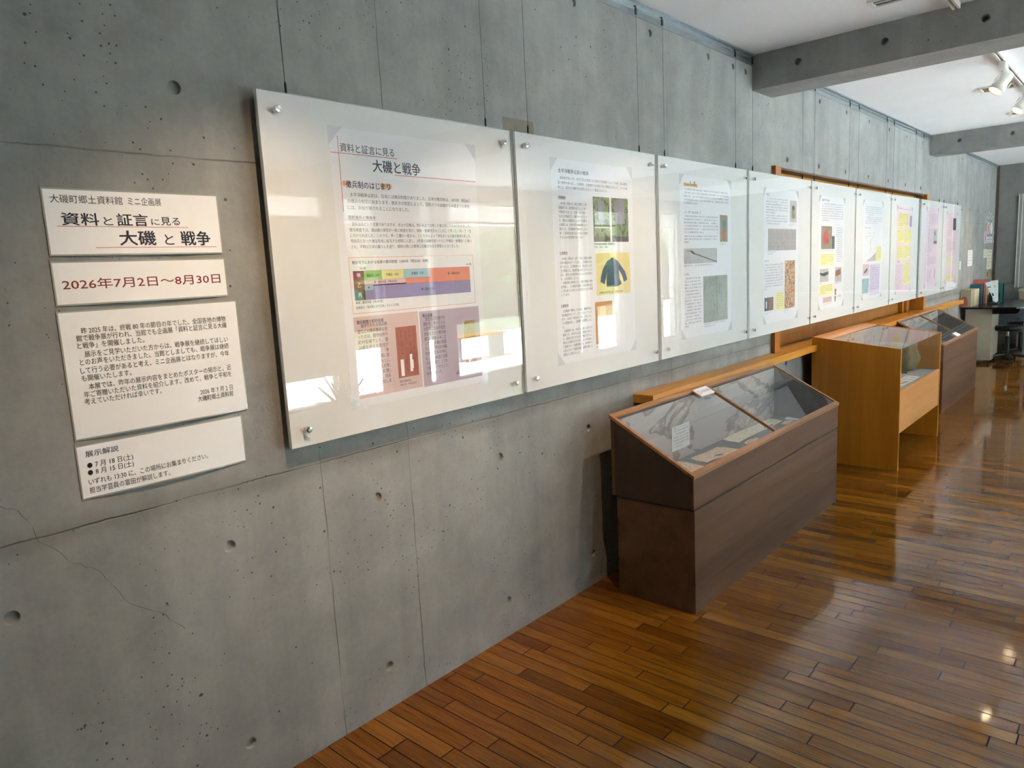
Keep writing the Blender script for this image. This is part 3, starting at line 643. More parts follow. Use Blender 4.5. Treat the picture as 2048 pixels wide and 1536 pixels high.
jk = [(2.826, 1.540), (2.832, 1.546), (2.848, 1.546), (2.857, 1.541), (2.886, 1.530), (2.915, 1.505), (2.945, 1.480), (2.960, 1.452), (2.962, 1.440), (2.934, 1.431), (2.916, 1.465), (2.893, 1.489), (2.897, 1.45), (2.914, 1.423), (2.880, 1.4125), (2.787, 1.4145), (2.79, 1.45), (2.797, 1.485), (2.785, 1.455), (2.771, 1.427), (2.740, 1.438), (2.747, 1.465), (2.762, 1.495), (2.790, 1.525), (2.80, 1.533)]
B().poly(X2, jk).build('jacket', 'coat', ph)
b = B().line(X3, (2.842, 1.54), (2.846, 1.414), 0.0012).line(X3, (2.80, 1.452), (2.825, 1.45), 0.0025).line(X3, (2.87, 1.449), (2.892, 1.45), 0.0025); b.build('jacket_seam', 'ink', ph)
ph = B().rect(X1, 2.691, 2.830, 1.157, 1.349).build('certificate_photo', 'orange_photo', p)
B().rect(X2, 2.727, 2.776, 1.26, 1.331).build('pasted_slip', 'orangeblob', ph); B().rect(X2, 2.726, 2.774, 1.162, 1.2595).build('pale_slip', 'ppink', ph); B().rect(X2, 2.832, 2.853, 1.158, 1.292).build('yellow_margin', 'yel', ph)
# --- third poster
p = poster(3.487, 4.098, 1.099, 1.962, 'white poster with a green and brown medal and a slanting spear photo, third panel')
b = B().ell(X1, 3.545, 1.915, 0.014, 0.009).ell(X1, 3.672, 1.9135, 0.014, 0.009).rect(X1, 3.545, 3.672, 1.907, 1.9215); b.build('heading_blob', 'ochre', p)
b = B(); glyph_rows(b, X2, 3.552, 3.664, 1.904, 1.936, 1, fill=0.7, indent=False, seed=31); glyph_rows(b, X1, 3.529, 3.724, 1.756, 1.780, 1, indent=False, fill=0.62, seed=32); glyph_rows(b, X1, 3.524, 3.58, 1.430, 1.450, 1, indent=False, fill=0.62, seed=33); b.build('heading_text', 'navy2', p)
b = B(); glyph_rows(b, X1, 3.533, 4.066, 1.806, 1.896, 5, 0.3, seed=34); glyph_rows(b, X1, 3.530, 3.93, 1.655, 1.756, 6, 0.55, seed=35); glyph_rows(b, X1, 3.526, 3.92, 1.603, 1.650, 3, 0.14, seed=36)
glyph_rows(b, X1, 3.526, 3.715, 1.150, 1.426, 16, 0.2, seed=37); glyph_rows(b, X1, 3.952, 4.024, 1.592, 1.606, 1, indent=False, seed=38); glyph_rows(b, X1, 3.523, 3.856, 1.478, 1.494, 1, indent=False, seed=39); glyph_rows(b, X1, 3.744, 4.006, 1.136, 1.160, 2, 0.5, indent=False, seed=40); b.build('body_text', 'greyink', p)
ph = B().rect(X1, 3.953, 4.051, 1.614, 1.766).build('medal_photo', 'khaki_photo', p)
b = B().rect(X2, 3.983, 4.028, 1.700, 1.733).poly(X2, [(3.985, 1.70), (4.026, 1.70), (4.012, 1.688), (4.0, 1.688)]).rect(X2, 4.0045, 4.0065, 1.733, 1.75); b.build('medal_ribbon', 'teal', ph)
b = B().ell(X2, 4.003, 1.677, 0.022, 0.011).ell(X2, 4.003, 1.652, 0.020, 0.018).ell(X2, 4.003, 1.63, 0.017, 0.013); b.build('medal_disc', 'redpaper_photo', ph)
ph = B().rect(X1, 3.523, 3.913, 1.499, 1.581).build('spear_photo', 'grey_photo', p)
b = B().poly(X2, [(3.535, 1.5715), (3.59, 1.568), (3.60, 1.563)]).poly(X2, [(3.592, 1.569), (3.618, 1.568), (3.645, 1.556), (3.64, 1.547), (3.61, 1.555)]); b.build('spear_head', 'dark_photo', ph); B().line(X2, (3.64, 1.553), (3.908, 1.503), 0.005).build('spear_shaft', 'soil_photo', ph)
ph = B().rect(X1, 3.740, 4.045, 1.164, 1.425).build('drawing_photo', 'drawing_photo', p)
b = B(); rg = random.Random(5); 
for k in range(46):
    y_ = rg.uniform(3.80, 4.03); z_ = rg.uniform(1.19, 1.41); a = rg.choice((0.35, 0.5, 2.4, 1.5)) + rg.uniform(-0.2, 0.2); l = rg.uniform(0.012, 0.04); q = (max(3.745, min(4.04, y_ + l * math.cos(a))), max(1.168, min(1.42, z_ + l * math.sin(a)))); b.line(X2, (y_, z_), q, 0.0014)
for k in range(5): b.line(X2, (3.82, 1.405 - k * 0.01), (3.895, 1.41 - k * 0.01), 0.0012)
b.line(X2, (3.905, 1.42), (3.91, 1.2), 0.002); b.build('pencil_line', 'dark_photo', ph)
# --- fourth poster
p = poster(4.572, 5.165, 1.086, 1.950, 'white poster with a badge photo and a tall colourful print, fourth panel')
b = B(); glyph_rows(b, X1, 4.610, 4.67, 1.897, 1.918, 1, indent=False, fill=0.7, seed=41); glyph_rows(b, X1, 4.591, 4.65, 1.479, 1.497, 1, indent=False, fill=0.7, seed=42); b.build('heading_text', 'navy', p)
b = B(); glyph_rows(b, X1, 4.608, 4.972, 1.786, 1.891, 6, 0.42, seed=43); glyph_rows(b, X1, 4.604, 4.965, 1.716, 1.785, 4, 0.65, seed=44); glyph_rows(b, X1, 4.584, 4.893, 1.297, 1.470, 10, 0.14, seed=45)
for q in ((5.007, 5.12, 1.712, 1.735), (4.638, 4.77, 1.526, 1.551), (4.582, 4.69, 1.143, 1.156), (4.92, 4.98, 1.126, 1.152)): glyph_rows(b, X1, *q, 2, 0.6, indent=False, seed=46)
b.build('body_text', 'greyink', p)
ph = B().rect(X1, 5.010, 5.134, 1.743, 1.888).build('badge_photo', 'grey_photo', p)
b = B().poly(X2, [(5.073, 1.86), (5.105, 1.848), (5.106, 1.775), (5.073, 1.764), (5.042, 1.775), (5.043, 1.848)]); b.build('badge', 'khaki_photo', ph); B().ell(X3, 5.073, 1.838, 0.022, 0.014).build('badge_star', 'dark_photo', ph)
ph = B().rect(X1, 4.640, 5.127, 1.556, 1.697).build('ledger_photo', 'doc_photo', p)
b = B(); 
for k in range(24): b.rect(X2, 4.655 + k * 0.0195, 4.6562 + k * 0.0195, 1.562, 1.69)
for k in range(4): b.rect(X2, 4.645, 5.12, 1.58 + k * 0.028, 1.5808 + k * 0.028)
b.build('ledger_rule', 'greyink', ph)
ph = B().rect(X1, 4.926, 5.113, 1.160, 1.487).build('tall_print', 'picture_photo', p)
b = B(); rg = random.Random(9)
for k in range(60): y_ = rg.uniform(4.93, 5.10); z_ = rg.uniform(1.165, 1.47); b.ell(X2, y_, z_, rg.uniform(0.003, 0.008), rg.uniform(0.005, 0.014), 8)
b.build('print_figure', 'redpaper_photo', ph)
b = B()
for k in range(60): y_ = rg.uniform(4.93, 5.10); z_ = rg.uniform(1.165, 1.47); b.ell(X3, y_, z_, rg.uniform(0.002, 0.005), rg.uniform(0.004, 0.01), 8)
b.build('print_outline', 'navy', ph)
b = B().rect(X1, 4.777, 4.914, 1.158, 1.279); b.build('yellow_note', 'pyellow', p); b = B(); glyph_rows(b, X2, 4.785, 4.905, 1.165, 1.274, 8, 0.4, seed=48); b.build('note_text', 'greyink', p)
ph = B().rect(X1, 4.586, 4.731, 1.168, 1.254).build('tag_photo', 'dark_photo', p); B().rect(X2, 4.655, 4.731, 1.168, 1.254).build('wooden_tag', 'wood_photo', ph); B().rect(X2, 4.608, 4.622, 1.185, 1.23).build('pale_strip', 'white', ph)
# --- fifth poster
sh = -0.035
p = poster(5.582, 6.165, 1.104, 1.945, 'white poster with a red sun flag photo and two yellow notes, fifth panel')
b = B(); glyph_rows(b, X2, 5.662, 5.775, 1.903, 1.927, 1, indent=False, fill=0.75, seed=51); glyph_rows(b, X1, 5.975, 5.99, 1.727, 1.746, 1, indent=False, fill=0.7, seed=52); b.build('heading_text', 'navy2', p)
B().ell(X1, 5.652, 1.9155, 0.010, 0.008).ell(X1, 5.784, 1.9155, 0.010, 0.008).build('heading_blob', 'lilac', p)
b = B(); glyph_rows(b, X1, 5.64, 6.135, 1.757, 1.895, 8, 0.32, seed=53); glyph_rows(b, X1, 5.975, 6.115, 1.447, 1.72, 16, 0.8, seed=54)
for q in ((5.61, 5.91, 1.534, 1.546), (5.605, 5.655, 1.292, 1.302), (5.945, 6.105, 1.278, 1.296), (5.69, 5.88, 1.132, 1.142), (6.01, 6.09, 1.165, 1.19)): glyph_rows(b, X1, *q, 1, indent=False, seed=55)
b.build('body_text', 'greyink', p)
ph = B().rect(X1, 5.630, 5.868, 1.555, 1.726).build('flag_photo', 'khaki_photo', p); B().ell(X2, 5.738, 1.644, 0.054, 0.050).build('red_sun', 'sunred', ph); B().rect(X2, 5.869, 5.93, 1.555, 1.653).build('dark_slip', 'dark_photo', ph)
for q, rws, sd in (((5.61, 5.925, 1.432, 1.520), 6, 56), ((5.60, 5.905, 1.210, 1.287), 5, 57)):
    B().rect(X1, *q).build('yellow_note', 'pyellow', p); b = B(); glyph_rows(b, X2, q[0] + 0.02, q[1] - 0.015, q[2] + 0.006, q[3] - 0.004, rws, 0.5, seed=sd); b.build('note_text', 'greyink', p)
ph = B().rect(X1, 5.612, 5.802, 1.310, 1.408).build('belt_photo', 'grey_photo', p); B().poly(X2, [(5.615, 1.382), (5.68, 1.376), (5.74, 1.382), (5.80, 1.386), (5.80, 1.365), (5.72, 1.352), (5.66, 1.355), (5.615, 1.366)]).build('dark_belt', 'dark_photo', ph)
ph = B().rect(X1, 5.955, 6.112, 1.298, 1.412).build('red_cloth_photo', 'grey_photo', p); B().poly(X2, [(5.965, 1.385), (6.085, 1.40), (6.09, 1.355), (5.97, 1.34)]).build('red_cloth', 'redpaper_photo', ph); B().rect(X2, 6.022, 6.025, 1.31, 1.35).build('cord', 'dark_photo', ph)
ph = B().rect(X1, 5.680, 5.885, 1.149, 1.191).build('pink_note_photo', 'pinkbg', p); b = B(); glyph_rows(b, X2, 5.70, 5.87, 1.153, 1.188, 3, 0.7, seed=58); b.build('note_writing', 'redpaper_photo', ph)
ph = B().poly(X1, [(5.950, 1.245), (5.992, 1.243), (5.985, 1.195), (5.955, 1.195)]).build('knife_photo', 'redpaper_photo', p); B().poly(X1, [(5.953, 1.187), (5.985, 1.187), (5.972, 1.143), (5.955, 1.145)]).build('knife_sheath', 'dark_photo', p)
# --- sixth poster
p = poster(6.648, 7.240, 1.114, 1.955, 'white poster with a pale coastal map and a lilac text box, sixth panel')
b = B(); glyph_rows(b, X1, 6.712, 6.735, 1.912, 1.932, 1, indent=False, fill=0.7, seed=61); glyph_rows(b, X1, 6.70, 6.885, 1.717, 1.732, 1, indent=False, fill=0.75, seed=62); b.build('heading_text', 'navy2', p)
b = B(); glyph_rows(b, X1, 6.705, 7.225, 1.825, 1.908, 5, 0.5, seed=63); glyph_rows(b, X1, 6.70, 7.225, 1.755, 1.82, 4, 0.72, seed=64); b.rect(X1, 6.715, 6.875, 1.6795, 1.6812).rect(X1, 6.715, 6.875, 1.653, 1.6545); glyph_rows(b, X1, 6.715, 6.77, 1.63, 1.646, 1, indent=False, seed=65)
glyph_rows(b, X1, 6.68, 6.845, 1.302, 1.314, 1, indent=False, seed=66); glyph_rows(b, X1, 6.675, 6.845, 1.149, 1.16, 1, indent=False, seed=67); b.build('body_text', 'greyink', p)
ph = B().rect(X1, 6.705, 7.045, 1.437, 1.70).build('coastal_map', 'paper', p) if False else B().poly(X1, [(6.76, 1.438), (7.045, 1.438), (7.045, 1.512), (6.97, 1.49), (6.86, 1.462)]).build('map_sea', 'grey_photo', p)
b = B(); rg = random.Random(12); pt = (6.99, 1.69)
for k in range(36):
    q = (max(6.86, min(7.04, pt[0] + rg.uniform(-0.03, 0.03))), max(1.47, min(1.69, pt[1] - rg.uniform(-0.006, 0.016)))); b.line(X2, pt, q, 0.0016); pt = q
b.rect(X2, 7.046, 7.048, 1.44, 1.58); b.build('map_line', 'greyink', p)
B().rect(X1, 7.055, 7.218, 1.434, 1.567).build('yellow_note', 'pyellow', p); b = B(); glyph_rows(b, X2, 7.07, 7.20, 1.44, 1.562, 9, 0.5, seed=68); b.build('note_text', 'greyink', p)
ph = B().rect(X1, 6.665, 6.85, 1.318, 1.416).build('cap_photo', 'pinkgrey', p); B().poly(X2, [(6.70, 1.335), (6.705, 1.355), (6.78, 1.378), (6.81, 1.38), (6.80, 1.36), (6.76, 1.345)]).build('dark_cap', 'dark_photo', ph)
ph = B().rect(X1, 6.655, 6.85, 1.166, 1.293).build('flecked_cloth_photo', 'bluegrey_photo', p)
B().rect(X1, 6.868, 7.175, 1.139, 1.411).build('lilac_text_box', 'plilac', p); b = B(); glyph_rows(b, X2, 6.88, 7.16, 1.165, 1.385, 13, 0.3, seed=69); glyph_rows(b, X2, 6.885, 7.02, 1.388, 1.402, 1, indent=False, fill=0.75, seed=70); b.build('lilac_box_text', 'navy2', p)
# --- seventh poster
p = poster(7.708, 8.290, 1.104, 1.94, 'pink poster with yellow text boxes, seventh panel beside the dark gap', 'ppink')
b = B(); glyph_rows(b, X2, 7.763, 7.905, 1.91, 1.93, 1, indent=False, fill=0.8, seed=71); glyph_rows(b, X2, 7.75, 7.86, 1.396, 1.424, 1, indent=False, fill=0.8, seed=72); b.build('heading_text', 'navy2', p)
b = B(); b.rect(X1, 7.905, 8.25, 1.9155, 1.918).rect(X1, 7.748, 7.751, 1.74, 1.94).rect(X1, 7.71, 7.713, 1.17, 1.26); glyph_rows(b, X2, 7.722, 7.965, 1.142, 1.384, 16, 0.8, indent=False, seed=73)
for k, q in enumerate(((7.77, 8.13, 1.75, 1.875), (7.755, 7.98, 1.60, 1.712), (8.0, 8.26, 1.595, 1.722), (7.745, 7.95, 1.438, 1.558), (7.97, 8.245, 1.442, 1.558), (7.995, 8.24, 1.19, 1.392))): glyph_rows(b, X2, *q, 8 if k < 5 else 12, 0.5, seed=74 + k)
b.build('body_text', 'greyink', p)
for q in (((7.78, 1.88), (8.17, 1.881), (8.12, 1.80), (8.10, 1.746), (7.755, 1.742)), ((7.748, 1.596), (7.99, 1.594), (7.99, 1.722), (7.752, 1.718)), ((7.994, 1.59), (8.262, 1.588), (8.272, 1.728), (8.0, 1.728)), ((7.737, 1.434), (7.955, 1.433), (7.96, 1.563), (7.745, 1.563)), ((7.96, 1.435), (8.23, 1.437), (8.265, 1.562), (7.965, 1.563)), ((7.985, 1.182), (8.255, 1.182), (8.25, 1.397), (7.99, 1.401))): B().poly(X1, q).build('yellow_text_box', 'pyellow', p)
B().poly(X1, [(8.19, 1.86), (8.27, 1.86), (8.265, 1.75), (8.19, 1.75)]).build('lilac_picture', 'lilac', p)
# --- eighth and ninth posters
p = poster(8.874, 9.452, 1.107, 1.965, 'pale pink poster with an upright grey photo, just right of the dark gap', 'ppink')
b = B(); 
for q in ((8.945, 9.0, 1.914, 1.93), (8.935, 9.05, 1.757, 1.77), (8.95, 9.05, 1.446, 1.458), (8.94, 9.02, 1.296, 1.308)): glyph_rows(b, X2, *q, 1, indent=False, fill=0.8, seed=81)
b.build('heading_text', 'navy2', p)
b = B(); glyph_rows(b, X2, 8.93, 9.435, 1.785, 1.905, 7, 0.8, seed=82); glyph_rows(b, X2, 8.935, 9.21, 1.484, 1.745, 14, 0.7, seed=83); glyph_rows(b, X2, 8.945, 9.395, 1.335, 1.436, 6, 0.4, seed=84); glyph_rows(b, X2, 8.94, 9.195, 1.165, 1.288, 7, 0.5, seed=85); b.build('body_text', 'greyink', p)
ph = B().rect(X2, 9.228, 9.418, 1.571, 1.742).build('upright_photo', 'grey_photo', p); B().ell(X3, 9.30, 1.69, 0.025, 0.028).build('dark_figure', 'dark_photo', ph); B().rect(X3, 9.25, 9.40, 1.578, 1.61).build('dark_base', 'dark_photo', ph)
B().poly(X2, [(9.34, 1.30), (9.36, 1.29), (9.355, 1.18), (9.335, 1.19)]).build('small_sketch', 'greyink', p)
p = poster(9.880, 10.480, 1.108, 1.945, 'pale pink poster with a pale green map over a yellow note, last panel', 'ppink')
b = B(); glyph_rows(b, X2, 9.95, 10.12, 1.905, 1.92, 1, indent=False, fill=0.75, seed=91); glyph_rows(b, X2, 9.925, 10.08, 1.61, 1.625, 1, indent=False, fill=0.8, seed=92); b.build('heading_text', 'navy2', p)
b = B(); glyph_rows(b, X2, 9.945, 10.2, 1.66, 1.90, 13, 0.7, seed=93); glyph_rows(b, X2, 9.925, 10.41, 1.475, 1.603, 7, 0.6, seed=94); b.build('body_text', 'greyink', p)
B().rect(X2, 10.238, 10.41, 1.735, 1.878).build('dark_photo', 'dark_photo', p); B().poly(X1, [(9.94, 1.43), (10.03, 1.45), (10.25, 1.42), (10.255, 1.29), (9.96, 1.295)]).build('green_map', 'green_map', p)
B().rect(X1, 9.90, 10.40, 1.138, 1.20).build('yellow_note', 'pyellow', p); b = B(); glyph_rows(b, X2, 9.93, 10.38, 1.145, 1.196, 4, 0.6, seed=95); b.build('note_text', 'greyink', p)
SPOTS = [(1.05, 'track spotlight lighting the first panel from the near end of the track', 10), (2.0, 'track spotlight above the gap of the first and second panels', 7), (3.0, 'track spotlight above the nearest display case', 8), 
         (5.95, 'white track spotlight nearest the first beam, its lens glowing', 8), (6.95, 'white track spotlight cut by the right edge of the picture', 8), (8.2, 'track spotlight just before the second beam', 8), (10.3, 'track spotlight above the last panel', 8), (11.9, 'track spotlight above the desk', 8)]

# ------------------------------------------------------------------ laminated signs at the left
def sign(y0, y1, z0, z1, label, bul):
    off = lambda y, z: bul * math.sin(math.pi * min(1, max(0, (y - y0) / (y1 - y0)))) * max(0.0, 1 - (z - z0) / (z1 - z0)) ** 1.4
    p = thing('wall_sign', label, 'sign', (0.002, (y0 + y1) / 2, z0), 'laminated signs at the start of the display')
    def sheet(name, m, a, x):
        b = B(); nu, nv = 18, 8; g = [[(x + off(y0 - a + (y1 - y0 + 2 * a) * i / nu, z0 - a + (z1 - z0 + 2 * a) * j / nv), y0 - a + (y1 - y0 + 2 * a) * i / nu, z0 - a + (z1 - z0 + 2 * a) * j / nv) for i in range(nu + 1)] for j in range(nv + 1)]
        b.add([q for r in g for q in r], [(j * (nu + 1) + i, j * (nu + 1) + i + 1, (j + 1) * (nu + 1) + i + 1, (j + 1) * (nu + 1) + i) for j in range(nv) for i in range(nu)])
        b.build(name, m, p, smooth=True)
    sheet('laminate_film', 'laminate', 0.0035, 0.0022); sheet('paper', 'sign_paper', 0.0, 0.0026)
    return p, off
XT = 0.0030
p, off = sign(0.5625, 0.978, 1.598, 1.748, 'white laminated title sign with navy two-line heading, topmost at the left', 0.005)
for s_, a, c in (('大磯町郷土資料館', 0.576, 0.735), ('ミニ企画展', 0.748, 0.829)):
    b = B(); write(b, s_, XT, a, c, 1.717, 1.7365, 0, off); b.build('museum_line', 'ink', p)
for s_, a, c, z0, z1, w in (('資料', 0.594, 0.675, 1.666, 1.695, 0.02), ('と', 0.685, 0.706, 1.667, 1.686, 0.012), ('証言', 0.716, 0.790, 1.666, 1.6955, 0.02), ('に', 0.798, 0.818, 1.669, 1.684, 0.01), ('見る', 0.822, 0.871, 1.6685, 1.689, 0.014),
                            ('大磯', 0.716, 0.803, 1.618, 1.654, 0.022), ('と', 0.826, 0.849, 1.619, 1.645, 0.012), ('戦争', 0.869, 0.948, 1.617, 1.654, 0.022)):
    b = B(); write(b, s_, XT, a, c, z0, z1, w, off); b.build('title_text', 'navy', p)
for a, c, z in ((0.583, 0.892, 1.663), (0.659, 0.964, 1.6125)):
    b = B(); n = 12
    for k in range(n):
        u0, u1 = a + (c - a) * k / n, a + (c - a) * (k + 1) / n; b.face([(XT + off(u0, z), u0, z), (XT + off(u1, z), u1, z), (XT + off(u1, z), u1, z + 0.0011), (XT + off(u0, z), u0, z + 0.0011)])
    b.build('red_rule', 'redline', p)
p, off = sign(0.5605, 0.980, 1.481, 1.5785, 'white laminated sign with the dark red exhibition dates, second from the top', 0.006)
b = B(); write(b, '2026年7月2日～8月30日', XT, 0.576, 0.964, 1.5145, 1.5405, 0.008, off); b.build('date_text', 'dkred', p)
p, off = sign(0.558, 1.0005, 1.156, 1.4615, 'large white laminated sign with ten lines of black greeting text', 0.007)
b = B()
for s_, a, c, z in (('昨 2025 年は、終戦 80 年の節目の年でした。全国各地の博物', 0.602, 0.966, 1.4155), ('館で戦争展が行われ、当館でも企画展「資料と証言に見る大磯', 0.589, 0.967, 1.398), ('と戦争」を開催しました。', 0.589, 0.744, 1.380), ('展示をご見学いただいた方からは、戦争展を継続してほしい', 0.602, 0.966, 1.3585),
                    ('とのお声をいただきました。当館としましても、戦争展は継続', 0.589, 0.966, 1.340), ('して行う必要があると考え、ミニ企画展とはなりますが、今年', 0.588, 0.965, 1.3195), ('も開催いたします。', 0.588, 0.702, 1.301), ('本展では、昨年の展示内容をまとめたポスターの掲示と、近', 0.601, 0.966, 1.2795),
                    ('年ご寄贈いただいた資料を紹介します。改めて、戦争と平和を', 0.588, 0.965, 1.261), ('考えていただければ幸いです。', 0.587, 0.769, 1.2435), ('2026 年 7 月 2 日', 0.870, 0.964, 1.223), ('大磯町郷土資料館', 0.861, 0.964, 1.2055)):
    write(b, s_, XT, a, c, z - 0.0075, z + 0.0075, 0.003, off, full=True)
b.build('greeting_text', 'ink', p)
p, off = sign(0.555, 0.9785, 1.008, 1.1365, 'white laminated sign headed in navy with two bulleted talk dates, lowest one', 0.008)
b = B(); write(b, '展示解説', XT, 0.572, 0.648, 1.108, 1.1235, 0.008, off); b.build('heading_text', 'navy', p)
b = B()
for s_, a, c, z in (('● 7 月 18 日(土)', 0.573, 0.679, 1.087), ('● 8 月 15 日(土)', 0.572, 0.678, 1.069), ('いずれも 13:30 に、この場所にお集まりください。', 0.571, 0.870, 1.0455), ('担当学芸員の富田が解説します。', 0.570, 0.763, 1.0245)):
    write(b, s_, XT, a, c, z - 0.0075, z + 0.0075, 0.003, off, full=True)
b.build('talk_text', 'ink', p)
tag(B().box(0.0005, 0.0011, 2.171, 2.356, 2.02, 2.100).build('tape_patch', 'tape'), 'strip of brown tape on the concrete above the gap of the first panels', 'tape')

# ------------------------------------------------------------------ dark sloping display cases
def dark_case(y0, y1, xb, xf, zb, zf, label):
    p = thing('display_case', label, 'display case', ((xb + xf) / 2, (y0 + y1) / 2, 0), 'dark stained sloping display cases')
    zs_ = lambda x: zb + (x - xb) / (xf - xb) * (zf - zb)
    B().box(xb + 0.018, xf, y0 + 0.006, y1 - 0.004, 0.0, 0.462).build('lower_body', 'dkwood_h', p, bevel=0.002)
    B().box(xb + 0.022, xf - 0.004, y0 + 0.008, y1 - 0.008, 0.462, 0.470).build('shadow_groove', 'black_metal', p)
    B().box(xf - 0.018, xf, y0, y1, 0.470, zs_(xf) - 0.012).build('front_panel', 'dkwood_h', p, bevel=0.0015)
    B().box(xb, xb + 0.016, y0, y1, 0.470, zs_(xb) - 0.014).build('rear_panel', 'dkwood_h', p)
    for a, c in ((y0, y0 + 0.016), (y1 - 0.016, y1)):
        B().prism([(xb + 0.016, 0.470), (xf - 0.018, 0.470), (xf - 0.018, zs_(xf - 0.018) - 0.012), (xb + 0.016, zs_(xb + 0.016) - 0.012)], 1, a, c).build('side_panel', 'dkwood_v', p)
    B().box(xb + 0.016, xf - 0.018, y0 + 0.016, y1 - 0.016, 0.470, 0.503).build('cloth_floor', 'case_floor', p)
    B().box(xb + 0.0165, xb + 0.021, y0 + 0.0165, y1 - 0.0165, 0.5035, zs_(xb + 0.02) - 0.014).build('marbled_lining', 'lining', p)
    ym = (y0 + y1) / 2
    def bar(xa, xc, ya, yc, up=0.0): return B().prism([(xa, zs_(xa) - 0.012), (xc, zs_(xc) - 0.012), (xc, zs_(xc) + 0.003 + up), (xa, zs_(xa) + 0.003 + up)], 1, ya, yc)
    fr = bar(xb - 0.006, xb + 0.016, y0 - 0.004, y1 + 0.004).build('lid_frame', 'oak_edge', p, bevel=0.001)
    bar(xf - 0.016, xf + 0.005, y0 - 0.004, y1 + 0.004).build('lid_frame', 'oak_edge', p, bevel=0.001)
    for ya, yc in ((y0 - 0.004, y0 + 0.014), (y1 - 0.014, y1 + 0.004)): bar(xb + 0.016, xf - 0.016, ya, yc).build('lid_frame', 'oak_edge', p, bevel=0.001)
    bar(xb + 0.016, xf - 0.016, ym - 0.009, ym + 0.009, 0.002).build('lid_divider', 'oak_edge', p, bevel=0.001)
    for ya, yc in ((y0 + 0.014, ym - 0.009), (ym + 0.009, y1 - 0.014)):
        B().face([(xb + 0.016, ya, zs_(xb + 0.016) - 0.002), (xf - 0.016, ya, zs_(xf - 0.016) - 0.002), (xf - 0.016, yc, zs_(xf - 0.016) - 0.002), (xb + 0.016, yc, zs_(xb + 0.016) - 0.002)]).build('glass_pane', 'glass', p, recalc=False)
    return p, zs_
c1, zs1 = dark_case(2.657, 4.498, 0.125, 0.533, 0.840, 0.619, 'dark stained display case with old letters under glass, nearest case')
c3, zs3 = dark_case(7.505, 9.172, 0.106, 0.510, 0.862, 0.645, 'dark stained display case beyond the golden wooden one, farthest case')
def tag_block(cx, cy, zf_, slope, rot, L_, W_, label, red=True):
    p = thing('name_tag', label, 'tag', (cx, cy, zf_ + 0.002))
    Rm = Matrix.Translation((cx, cy, zf_ + 0.002)) @ Matrix.Rotation(slope, 4, 'Y') @ Matrix.Rotation(rot, 4, 'Z')
    def put(b, name, m, bv=0): b.v = [tuple(Rm @ Vector(q)) for q in b.v]; b.build(name, m, p, bevel=bv)
    put(B().box(-W_ / 2, W_ / 2, -L_ / 2, L_ / 2, 0.0, 0.010), 'block', 'paper', 0.003)
    b = B(); rg = random.Random(4)
    for k in range(7):
        y = -L_ * 0.18 + k * L_ * 0.085
        for q in range(3): z_ = -W_ * 0.12 + q * W_ * 0.1; b.add([(z_, y, 0.0103), (z_, y + L_ * 0.06, 0.0103), (z_ + 0.003, y + L_ * 0.06, 0.0103), (z_ + 0.003, y, 0.0103)], [(0, 1, 2, 3)])
    put(b, 'tag_text', 'greyink')
    if red:
        b = B(); n = 20; b.face([(W_ * 0.02 + W_ * 0.3 * math.cos(2 * math.pi * k / n), -L_ * 0.34 + L_ * 0.11 * math.sin(2 * math.pi * k / n), 0.0103) for k in range(n)]); put(b, 'red_seal', 'pinkbg')
tag_block(0.165, 3.475, zs1(0.165), math.atan2(0.840 - 0.619, 0.408), 0.0, 0.15, 0.062, 'small white name tag with a pale red mark on the nearest case')
tag_block(0.475, 8.235, zs3(0.475), math.atan2(0.862 - 0.645, 0.404), 0.0, 0.15, 0.055, 'small white name tag on the front edge of the farthest case', False)
def lying_sheet(name, label, cat, pts, z, mat, cols, seed, group='old papers in the nearest case', ink='ink'):
    p = thing(name, label, cat, (sum(q[0] for q in pts) / len(pts), sum(q[1] for q in pts) / len(pts), z), group)
    # bilinear curled sheet from four corners
    A, Bq, Cq, D = [Vector((q[0], q[1])) for q in pts]; n = 12; b = B(); V = []
    def pos(u, v):
        q = (A * (1 - u) + Bq * u) * (1 - v) + (D * (1 - u) + Cq * u) * v
        return (q.x, q.y, z + 0.0035 + 0.0025 * math.sin(u * 6.3 + seed) + 0.002 * math.sin(v * 5 + u * 3))
    for j in range(n + 1):
        for i in range(n + 1): V.append(pos(i / n, j / n))
    b.add(V, [(j * (n + 1) + i, j * (n + 1) + i + 1, (j + 1) * (n + 1) + i + 1, (j + 1) * (n + 1) + i) for j in range(n) for i in range(n)])
    b.build('sheet', mat, p, smooth=True)
    b = B(); rg = random.Random(seed)
    for k in range(cols):
        u = (k + 0.7) / (cols + 0.6); v = 0.08
        while v < 0.88:
            l = rg.uniform(0.02, 0.06)
            if rg.random() < 0.8:
                w = 0.30 / cols * rg.uniform(0.5, 1.0); q = [pos(u, v), pos(u + w, v + rg.uniform(-.01, .02)), pos(u + w, v + l), pos(u, v + l)]; b.face([(a, c, d + 0.0006) for a, c, d in q])
            v += l + 0.02
    b.build('brush_writing', ink, p)
lying_sheet('old_letter', 'brownish old letter in the near front corner of the nearest case', 'letter', [(0.17, 3.19), (0.17, 2.86), (0.345, 2.93), (0.325, 3.18)], 0.5035, 'old_paper', 12, 1)
lying_sheet('old_letter', 'brownish old letter between the caption card and the long scroll', 'letter', [(0.205, 3.55), (0.195, 3.27), (0.305, 3.235), (0.318, 3.575)], 0.5035, 'old_paper', 13, 2)
lying_sheet('old_scroll', 'long cream scroll with brush writing lying under the case divider', 'scroll', [(0.155, 4.375), (0.152, 3.735), (0.262, 3.70), (0.246, 4.37)], 0.5035, 'cream', 30, 3)
